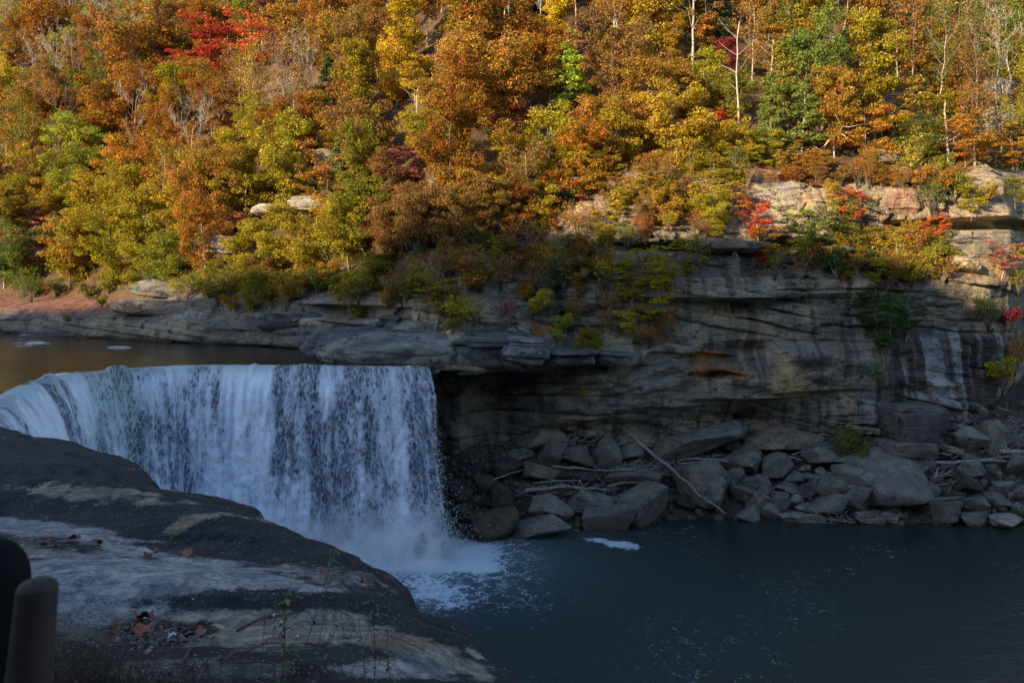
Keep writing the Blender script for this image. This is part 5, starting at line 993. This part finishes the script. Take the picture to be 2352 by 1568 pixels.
# the thicket that fills the ledges: hundreds of small shrubs, each planted on its own spot
srnd = random.Random(31)
def thicket(n, x0, x1, ytop, ybot, kinds, cols, r0, r1):
    for i in range(n):
        a = srnd.uniform(x0, x1); y0 = np.interp(a, *ytop); y1 = np.interp(a, *ybot); b = srnd.uniform(y0, y1); cliffplant(srnd.choice(kinds), a, b, srnd.uniform(r0, r1), srnd.choice(cols), Yoff=-.6)
thicket(46, 860, 1400, ([860,1100,1400],[520,500,500]), ([860,1100,1400],[650,690,620]), ['bush','bush','wisp','broad','wisp','layer'], ['brown','brown','olive','rust','olive gold','dark green','copper'], 26, 46)
thicket(26, 480, 900, ([480,900],[600,590]), ([480,900],[660,700]), ['bush','broad','wisp'], ['olive gold','olive','olive','copper','brown'], 24, 44)
thicket(16, 0, 480, ([0,480],[625,630]), ([0,480],[668,660]), ['bush','wisp'], ['olive','green','olive gold','gold'], 18, 34)
thicket(34, 1470, 2352, ([1470,2352],[400,390]), ([1470,1900,2352],[440,400,440]), ['bush','wisp','layer','wisp'], ['olive gold','brown','copper','olive','rust','orange'], 18, 38)
thicket(26, 1460, 2180, ([1460,2180],[500,480]), ([1460,2180],[560,620]), ['wisp','wisp','bush'], ['olive','brown','rust','olive gold'], 14, 28)
thicket(26, 1850, 2180, ([1850,2180],[530,560]), ([1850,2180],[610,640]), ['wisp','wisp','bush','layer'], ['olive gold','brown','copper','olive','gold'], 22, 38)
thicket(14, 1200, 1560, ([1200,1560],[690,720]), ([1200,1560],[770,790]), ['wisp','wisp','bush'], ['olive','brown','rust','dark green'], 14, 26)

thicket(30, 1480, 2352, ([1480,2352],[330,320]), ([1480,1900,2352],[410,380,400]), ['bush','wisp','layer','thin','broad'], ['olive gold','copper','copper','olive','rust','gold','green'], 26, 50)

thicket(16, 1380, 1600, ([1380,1600],[410,400]), ([1380,1600],[530,470]), ['bush','wisp','layer','broad'], ['olive gold','copper','olive','gold','brown'], 26, 46)
# ------------------------------------------------------------------ small things on the foreground ledge
def fore_at(px, py):
    Y = np.arange(3.2, 24, .02); X = (px - 1176) / FP * Y; z = CAM_H - (py - HZ) / FP * Y; g = fore_z(X, Y); ok = z <= g
    j = int(np.argmax(ok)) if ok.any() else 60
    return np.array([X[j], Y[j], g[j]])
km = N('dry_leaf'); cl_ = km.n('ShaderNodeObjectInfo').outputs['Color']; M['dryleaf'] = km.done(km.bsdf(km.mix(km.ramp(km.noise(14, 4, .6, km.coord()), .35, .7), cl_, km.mix(1, cl_, (.45, .4, .4), 'MULTIPLY')), .6))
def leaf_mesh(seed):
    r = np.random.RandomState(seed); k = 25; th = np.linspace(0, 2 * np.pi, k, endpoint=False); lob = .62 + .30 * np.abs(np.cos(2.5 * th)) ** 1.3 + .05 * r.normal(0, 1, k)
    rim = np.stack([np.cos(th) * lob, np.sin(th) * lob, .16 * np.sin(3 * th + seed) + .20 * np.abs(np.sin(th)) + .03 * r.normal(0, 1, k)], 1); mid = rim * np.array([.5, .5, .35]); V = np.vstack([rim, mid, [[0, 0, 0]]])
    F = [(i, (i + 1) % k, k + (i + 1) % k, k + i) for i in range(k)] + [(k + i, k + (i + 1) % k, 2 * k) for i in range(k)]
    mb = MB(); mb.add(V, F); mb.tube([[-.6, 0, .02], [-.95, .06, .05], [-1.25, .16, .03]], [.022, .018, .014], 4); return mb.mesh('leaf', True)
LM = [leaf_mesh(i) for i in range(5)]
for m_ in LM: m_.materials.append(M['dryleaf'])
LV = [(330,1425,.105,(.20,.055,.03),'crumpled red-brown leaf at the back of the dark leaf-filled hollow'),(332,1455,.085,(.34,.10,.05),'bright rust leaf in the middle of the dark hollow'),(268,1458,.06,(.16,.06,.035),'brown leaf at the left end of the dark hollow'),(355,1440,.06,(.09,.09,.10),'wet grey leaf beside the bright rust leaf'),
 (428,1278,.095,(.30,.12,.06),'upturned tan leaf at the foot of the black mound'),(350,1279,.10,(.16,.06,.04),'curled dark leaf left of the upturned tan leaf'),(168,1243,.10,(.20,.08,.05),'small leaf on the pale channel, upper of three at left'),(218,1251,.09,(.14,.06,.045),'small leaf on the pale channel, right of three at left'),(110,1258,.10,(.13,.06,.045),'small leaf on the pale channel, lowest of three at left'),
 (462,1460,.06,(.26,.12,.06),'rolled tan leaf at the right end of the dark hollow'),(838,1341,.06,(.26,.13,.08),'dry leaf near the tip of the ledge by the falls'),(745,1322,.06,(.25,.09,.05),'rust leaf on the ledge behind the weeds'),(660,1394,.06,(.24,.14,.09),'torn tan leaf in front of the dark band of the ledge'),(345,1502,.04,(.30,.27,.26),'pale scrap of leaf below the dark hollow'),(395,1467,.035,(.60,.64,.70),'small white shiny scrap in the dark hollow')]
for i, (a, b, s_, c_, lab) in enumerate(LV):
    p = fore_at(a, b); o = link('fallen_leaf', LM[i % 5]); r = random.Random(i); o.location = tuple(p + np.array([0, 0, .03])); o.scale = (s_, s_, s_ * 1.6); o.rotation_euler = (r.uniform(-.1, .45), r.uniform(-.35, .35), r.uniform(0, 6.28)); o.color = (*c_, 1); tag(o, lab, 'leaf')
def litter():
    r = np.random.RandomState(4); V, F, n = [], [], 0; C0 = []
    def chip(p, s, col):
        nonlocal n
        a = r.uniform(0, 6.28); t = np.array([math.cos(a), math.sin(a), r.normal(0, .25)]); b = np.array([-math.sin(a), math.cos(a), r.normal(0, .25)])
        V.extend([p - t * s, p - b * s * .4, p + t * s, p + b * s * .45, p + np.array([0, 0, s * .3])]); F.extend([(n, n + 1, n + 4), (n + 1, n + 2, n + 4), (n + 2, n + 3, n + 4), (n + 3, n, n + 4)]); C0.extend([col] * 5); n += 5
    for i in range(230):
        a, b = 350 + r.normal(0, 50), 1460 + r.normal(0, 15); chip(fore_at(a, b) + [0, 0, .008], r.uniform(.015, .055), [(.05, .025, .02), (.09, .04, .025), (.03, .02, .02), (.16, .07, .04), (.10, .09, .09)][r.randint(5)])
    for i in range(420):
        a, b = r.uniform(0, 1050), r.uniform(1200, 1560); chip(fore_at(a, b) + [0, 0, .004], r.uniform(.006, .018), [(.40, .32, .18), (.25, .13, .06), (.35, .34, .30)][r.randint(3)])
    k = N('leaf_bits'); m_ = k.done(k.bsdf(k.attr('Col').outputs['Color'], .6)); tag(link('leaf_bits', mesh_np('leaf_bits', np.array(V), F, False, np.array(C0)), m_), 'wet leaf fragments and tiny chips scattered over the ledge', 'leaf litter', None, 'stuff')
litter()
# fallen twigs
for i, (pts, r0, lab) in enumerate([([(420,1528),(432,1510),(441,1488)],.011,'short straight twig standing out on the sand right of the hollow'),([(470,1466),(485,1478),(487,1492)],.008,'bent twig at the right end of the dark hollow'),([(545,1452),(600,1430),(690,1410)],.014,'long dark stick lying under the ledge band behind the weeds'),
   ([(432,1546),(448,1536),(458,1543),(470,1534),(484,1536)],.007,'wavy black root curling on the pale rock at the bottom'),([(510,1530),(540,1505)],.009,'dark twig slanting on the sand at bottom centre'),([(555,1508),(600,1490),(640,1482)],.010,'dark stick on the sand left of the weed stems'),([(395,1530),(420,1538),(445,1540)],.010,'broken dark stick beside the wavy root'),([(752,1345),(765,1332),(800,1330)],.008,'pale curved twig near the tip of the ledge')]):
    P = [fore_at(*p) + [0, 0, .02 + .015 * (j % 2)] for j, p in enumerate(pts)]; mb = MB(); mb.tube(P, np.linspace(r0, r0 * .6, len(P)), 6); mb.tube([P[-2], P[-2] * .5 + P[-1] * .5 + [.03, .02, .05]], [r0 * .5, r0 * .2], 4); tag(link('fallen_twig', mb.mesh('twig'), M['twig']), lab, 'twig')
# pale loose rock at left
kl = N('loose_rock_stone'); nl = kl.noise(30, 6, .75, kl.geo()); M['loose'] = kl.done(kl.bsdf(kl.mix(kl.ramp(nl, .35, .65), (.07, .07, .07), (.24, .24, .24)), .9, nl, .8, .02))
p = fore_at(175, 1440); V, F = rock_mesh(77, 12, 5, .5, .04); o = boulder_obj(V, F, 'loose_rock', p + [0, .1, -.03], (.24, .24, .13), (.1, .1, .2), (.26, .26, .26)); o.data.materials.clear(); o.data.materials.append(M['loose']); tag(o, 'pale smooth loose rock behind the brown post', 'rock')
for i, (a, b, s_) in enumerate([(505,1516,.035),(990,1470,.022),(945,1480,.018),(688,1520,.02)]):
    V, F = rock_mesh(80 + i, 7, 3, .7, .03); o = boulder_obj(V, F, 'pebble', fore_at(a, b) + [0, 0, s_ * .3], (s_, s_ * .8, s_ * .6), (0, 0, i), (.12, .11, .10) if i in (0, 3) else (.4, .33, .24))
    tag(o, ['dark pebble on the sand left of the weeds', 'tan pebble near the gorge edge, right of two', 'tan pebble near the gorge edge, left of two', 'brown pebble among the weed stems'][i], 'pebble')

# weeds: tall dry stalks
kw_ = N('weed_stem'); M['stem'] = kw_.done(kw_.bsdf(kw_.mix(kw_.ramp(kw_.noise(20, 3, .6, kw_.coord()), .4, .6), (.045, .02, .025), (.12, .09, .05)), .6))
kg = N('weed_leaf'); M['weedleaf'] = kg.done(kg.bsdf(kg.mix(kg.ramp(kg.noise(25, 3, .6, kg.coord()), .35, .7), (.035, .07, .02), (.14, .12, .03)), .6))
kp_ = N('seed_fluff'); M['fluff'] = kp_.done(kp_.bsdf((.6, .58, .52), .8))
WD = [ # base px, top px, top py, stem radius, leafy, forks, label
 (648,655,1362,.0045,1.0,2,'green-leaved weed stalk, tallest of the two thick stalks left of the sticks'),(641,648,1430,.0048,.5,3,'dark red weed stalk with white seed heads at bottom centre'),(596,610,1345,.0022,0,0,'single thin bare grass stalk left of the weeds'),
 (670,765,1262,.0035,.6,3,'leaning weed stalk whose tip rises highest over the falls'),(700,760,1320,.0025,.2,1,'thin straw stalk between the leaning weeds'),(715,790,1335,.0025,.3,1,'thin brown stalk curving up to a small bud'),(740,800,1310,.0022,.3,1,'slender straw stalk right of the curving brown one'),
 (778,782,1400,.0032,.2,3,'forked dark red stalk in the middle of the weeds'),(855,850,1360,.0032,.5,3,'branching stalk with drooping buds right of the weeds'),(845,820,1385,.003,.2,2,'dark stalk crossing the branching stalk'),(905,893,1390,.0034,.4,2,'rightmost upright weed stalk by the edge of the ledge'),(790,870,1390,.002,.1,1,'faint slanting stalk behind the rightmost weeds')]
def blade(mb, p, d, L, wd, r):
    d = d / np.linalg.norm(d); s = np.cross(d, [0, 0, 1.0]); s /= np.linalg.norm(s) + 1e-9; m = p + d * L * .5 + [0, 0, .12 * L]; e = p + d * L - [0, 0, .25 * L]
    mb.add([p, m - s * wd, m + s * wd, e, m + [0, 0, -.15 * wd]], [(0, 1, 4), (0, 4, 2), (1, 3, 4), (4, 3, 2)])
for i, (bx, tx, ty, r0, leafy, forks, lab) in enumerate(WD):
    r = np.random.RandomState(70 + i); Yb = 4.55 + .12 * (i % 4); gb = float(fore_z(np.float64((bx - 1176) / FP * Yb), np.float64(Yb))); base = np.array([(bx - 1176) / FP * Yb, Yb, gb]); top = at(tx, ty, Yb + r.uniform(-.1, .15)); n = 12; t = np.linspace(0, 1, n)[:, None]
    P = base * (1 - t) + top * t + np.array([1, .5, 0]) * np.sin(t * np.pi) * r.normal(0, .02) + r.normal(0, .0025, (n, 3)) * t; st = MB(); lf = MB(); heads = []; st.tube(P, np.linspace(r0, r0 * .45, n), 6); ends = [P[-1]]
    for f in range(forks):
        q = P[int(n * (.45 + .4 * f / max(1, forks)))]; L = r.uniform(.10, .28); d = np.array([r.choice([-1, 1]) * r.uniform(.3, .7), r.uniform(-.3, .3), 1.0]); d /= np.linalg.norm(d); B = [q, q + d * L * .5, q + d * L + r.normal(0, .012, 3)]; st.tube(B, [r0 * .6, r0 * .45, r0 * .3], 5); ends.append(B[-1])
    for e in ends:
        for j in range(int(5 + 8 * leafy)): blade(lf, e - [0, 0, r.uniform(0, .05)], r.normal(0, 1, 3) * [1, 1, .5] + [0, 0, .4], r.uniform(.012, .03), .004, r)
        V, F = rock_mesh(5, 6, 1, .8, .05); hh = MB(); hh.add(V * [.006, .006, .008] * (1 + .5 * (i == 1)) + e, [tuple(q) for q in F]); heads.append(hh)
    for j in range(int(26 * leafy) + 3):
        q = P[r.randint(1, n)]; blade(lf, q, r.normal(0, 1, 3) * [1, .7, .3], r.uniform(.03, .085) * (.5 + .6 * leafy), .008 + .006 * leafy, r)
    root = bpy.data.objects.new('weed', None); C.collection.objects.link(root); root.location = base; tag(root, lab, 'weed')
    for nm, m_, mt in (('stem', st, 'stem'), ('leaves', lf, 'weedleaf')) + tuple(('seed_head', hh, 'fluff' if i == 1 else 'stem') for hh in heads):
        if m_.n: me = m_.mesh(nm); me.transform(Matrix.Translation(-Vector(base))); link(nm, me, M[mt], root)
# dry heather-like tuft beside the post and low twiggy growth along the bottom
def tuft(cx, w_, y0, y1, n, seed, lab, Y0=4.5, lean=.4):
    r = np.random.RandomState(seed); mb = MB()
    for i in range(n):
        a = cx + r.normal(0, w_ / 2.3); Yb = Y0 + r.uniform(-.15, .35); X = (a - 1176) / FP * Yb; p = np.array([X, Yb, float(fore_z(np.float64(X), np.float64(Yb)))]); H = r.uniform(y0, y1); d = np.array([r.normal(0, lean), r.normal(0, lean), 1.0]) * H
        mb.tube([p, p + d * .5 + r.normal(0, .01, 3), p + d], [.0018, .0014, .0007], 3, False)
        for j in range(6): q = p + d * r.uniform(.3, 1); e = q + np.array([r.normal(0, .022), r.normal(0, .022), r.uniform(.005, .03)]); mb.tube([q, e], [.0012, .0016], 3, False)
    tag(link('dry_tuft', mb.mesh('tuft'), M['twig']), lab, 'dry grass', None, 'stuff')
tuft(190, 150, .12, .34, 330, 1, 'dense dry brown tuft right of the brown post', 4.4); tuft(400, 260, .06, .22, 130, 2, 'sparse twiggy growth along the bottom of the ledge', 4.5); tuft(700, 260, .05, .16, 60, 3, 'thin dry grass at the foot of the weeds', 4.7)

# ------------------------------------------------------------------ posts of the overlook at the left edge
def post(name, prof, px, Y, foot, mat, lab, lean=0.0, cx=None, hdl=None):
    root = bpy.data.objects.new(name, None); C.collection.objects.link(root); k = 28; X = (px - 1176) / FP * Y; top = prof[0][1]
    th = np.linspace(0, 2 * np.pi, k, endpoint=False); V = []; 
    for (r_, z) in prof: V.append(np.stack([np.cos(th) * r_ + lean * (z - top), np.sin(th) * r_, np.full(k, z)], 1))
    n = len(prof); V = np.concatenate(V); V[:, 2] -= foot; F = [(i * k + j, (i + 1) * k + j, (i + 1) * k + (j + 1) % k, i * k + (j + 1) % k) for i in range(n - 1) for j in range(k)] + [tuple(range(k)), tuple((n - 1) * k + j for j in range(k))[::-1]]
    root.location = (X, Y, foot); link('shaft', mesh_np(name, V, F, True), mat, root); tag(root, lab, 'post'); return root
kb = N('brown_coated_metal'); M['brown'] = kb.done(kb.bsdf(kb.mix(kb.ramp(kb.noise(9, 4, .6, kb.coord()), .4, .6), (.018, .011, .009), (.032, .019, .014)), .75, kb.noise(60, 5, .7, kb.coord()), .4, .004))
kb = N('black_coated_metal'); M['black'] = kb.done(kb.bsdf((.003, .0035, .005), .8, Specular_IOR_Level=.15))
FT = 25.45
Yp = .78; zt_ = CAM_H - (1326 - HZ) / FP * Yp; rr_ = 43 / FP * Yp
prof = [(rr_ * math.sin(a), zt_ - rr_ * .62 * (1 - math.cos(a))) for a in np.linspace(.05, math.pi / 2, 9)] + [(rr_ * 1.08, zt_ - .08), (rr_ * 1.28, zt_ - .16), (rr_ * 1.5, zt_ - .34), (rr_ * 1.5, FT)]
pt = post('brown_post', prof, 88, Yp, FT, M['brown'], 'round-topped brown post close to the viewer at the lower left', .09)
Yp = 1.0; zt_ = CAM_H - (1236 - HZ) / FP * Yp; rr_ = 74 / FP * Yp
prof = [(rr_ * math.sin(a), zt_ - rr_ * 1.35 * (1 - math.cos(a))) for a in np.linspace(.05, math.pi / 2, 10)] + [(rr_ * 1.03, zt_ - .1), (rr_ * 1.05, zt_ - .3), (rr_ * 1.05, FT)]
pb = post('black_post', prof, -14, Yp, FT, M['black'], 'black rounded post cut off by the left edge beside the brown post', 0)
kd = N('deck_stone'); ms = MB()
bm_d = [(-2.2, -1.2), (1.6, -1.2), (1.6, 1.35), (-2.2, 1.35)]
ms.add([(x, y, FT + dz) for dz in (-.9, .0) for x, y in bm_d], [(3, 2, 1, 0), (4, 5, 6, 7), (0, 1, 5, 4), (1, 2, 6, 5), (2, 3, 7, 6), (3, 0, 4, 7)])
tag(link('overlook_floor', ms.mesh('overlook_floor', False), kd.done(kd.bsdf(kd.mix(kd.ramp(kd.noise(6, 5, .7, kd.coord()), .4, .6), (.16, .15, .14), (.24, .23, .21)), .9, kd.noise(20, 4, .7, kd.coord()), .4, .02))), 'stone floor of the overlook', None, None, 'structure')
# ------------------------------------------------------------------ labels that single each plant and boulder out
def place_words(px, py):
    col = [(150,'above the far left of the bank'),(330,'above the leafy bank'),(520,'above the spotted bank slab'),(700,'above the upper river'),(880,'above the middle of the falls'),(1030,'above the right end of the falls'),(1200,'above the dark cave'),(1380,'left of the sunlit cliff'),(1560,'above the sunlit cliff end'),(1740,'above the rust-stained rock'),(1900,'left of the bleached bare tree'),(2060,'right of the bleached bare tree'),(2220,'above the streaked wall'),(9999,'above the right-hand cliff')]
    row = [(20,'at the top edge'),(120,'near the top'),(220,'upslope'),(330,'mid-slope'),(440,'downslope'),(540,'at the slope foot'),(9999,'on the foot rocks')]
    c = next(w for l, w in col if px < l); r = next(w for l, w in row if py < l); return r, c
def place_rock(px, py):
    col = [(700,'on the left bank ledges'),(880,'over the left half of the falls'),(1040,'over the right end of the falls'),(1200,'over the dark cave'),(1330,'by the hanging yellow bush'),(1480,'by the small yellow bush'),(1620,'at the left of the bedded cliff'),(1760,'above the rust-stained hollow'),(1900,'above the tan buttress'),(2060,'above the streaked wall'),(2200,'by the sunlit cliff corner'),(9999,'on the right-hand cliff')]
    row = [(480,'on the sunlit tier'),(580,'at the shade line'),(680,'below the shade line'),(780,'in shade'),(9999,'low down')]
    return next(w for l, w in row if py < l), next(w for l, w in col if px < l)
KW = {'broad': 'bushy tree', 'tall': 'tall narrow tree', 'layer': 'tiered small tree', 'thin': 'thin half-bare tree', 'hemlock': 'pointed evergreen', 'bush': 'rounded shrub', 'wisp': 'sparse twiggy shrub', 'bare': 'leafless tree', 'snag': 'dead tree', 'trunk': 'bare standing trunk'}
from collections import defaultdict
ORD = ['first', 'second', 'third', 'fourth', 'fifth', 'sixth', 'seventh', 'eighth', 'ninth', 'tenth', 'eleventh', 'twelfth', 'thirteenth', 'fourteenth']
items = []
for t in TREES:
    onrock = t['kind'] in ('bush', 'wisp') or (t['px'] > 1400 and t['py'] > 430)
    a, b = (place_rock if onrock else place_words)(t['px'], t['py'])
    colw = {'pink': 'pinkish red', 'dark green': 'dark green', 'hemlock': ''}.get(t['col'], t['col'])
    if t['kind'] == 'bare': s_ = ('pale ' if t['pale'] else 'grey ') + KW['bare']
    elif t['kind'] == 'trunk': s_ = ('pale ' if t['pale'] else 'dark ') + KW['trunk']
    elif t['kind'] == 'hemlock' and t['col'] == 'lime': s_ = 'yellow-green pointed tree'
    else: s_ = colw + ' ' + KW[t['kind']]
    items.append([s_, a, b, t['px'], t['py'], t['o'], 'shrub' if t['kind'] in ('bush', 'wisp') else 'tree'])
grp = defaultdict(list)
for it in items: grp[(it[0], it[1], it[2])].append(it)
for (s_, a, b), L in grp.items():
    L.sort(key=lambda q: q[3])
    for i, it in enumerate(L):
        n = len(L); pre = '' if n == 1 else (['left-hand', 'right-hand'][i] + ' ' if n == 2 else (['leftmost', 'middle', 'rightmost'][i] + ' ' if n == 3 else (ORD[i] + ' from left ')))
        tag(it[5], f'{pre}{s_} {a}, {b}', it[6], 'shrubs on the rock ledges' if it[6] == 'shrub' else 'trees on the far hillside')
g2 = defaultdict(list)
for b_ in BO:
    px, py = b_['px'], b_['py']
    z = next(w for l, w in [(1130,'beside the foot of the falls'),(1240,'in the mouth of the cave'),(1330,'below the root tangle'),(1420,'left of the long leaning pole'),(1520,'near the long leaning pole'),(1620,'right of the long leaning pole'),(1720,'below the tan buttress'),(1800,'midway along the shore'),(1900,'left of the green bush'),(2010,'under the green bush'),(2130,'below the cliff corner'),(2230,'under the half-bleached log'),(9999,'near the right edge')] if px < l)
    y_ = 'at the waterline' if py > 1150 else ('near the top of the pile' if py < 1040 else 'halfway up the pile')
    tn = {'grey': 'grey', 'dark': 'dark', 'brown': 'brown', 'tan': 'tan', 'pale': 'pale'}[b_['tone']]; adj = b_['adj']; s_ = (adj if tn in adj.split() or 'pale' in adj or 'brown' in adj or 'white' in adj else f'{adj} {tn}') + ' boulder'
    g2[f'{s_} {y_}, {z}'].append(b_)
for s_, L in g2.items():
    L.sort(key=lambda q: q['px'])
    for i, b_ in enumerate(L): tag(b_['o'], s_ + ('' if len(L) == 1 else (', left one' if i == 0 else ', right one')), 'boulder', 'boulders along the far shore')

for o in bpy.data.objects:
    L = o.get('label')
    if L and len(L.split()) > 16: o['label'] = ' '.join(w for w in L.replace(' of the', ' of').split() if w != 'the')
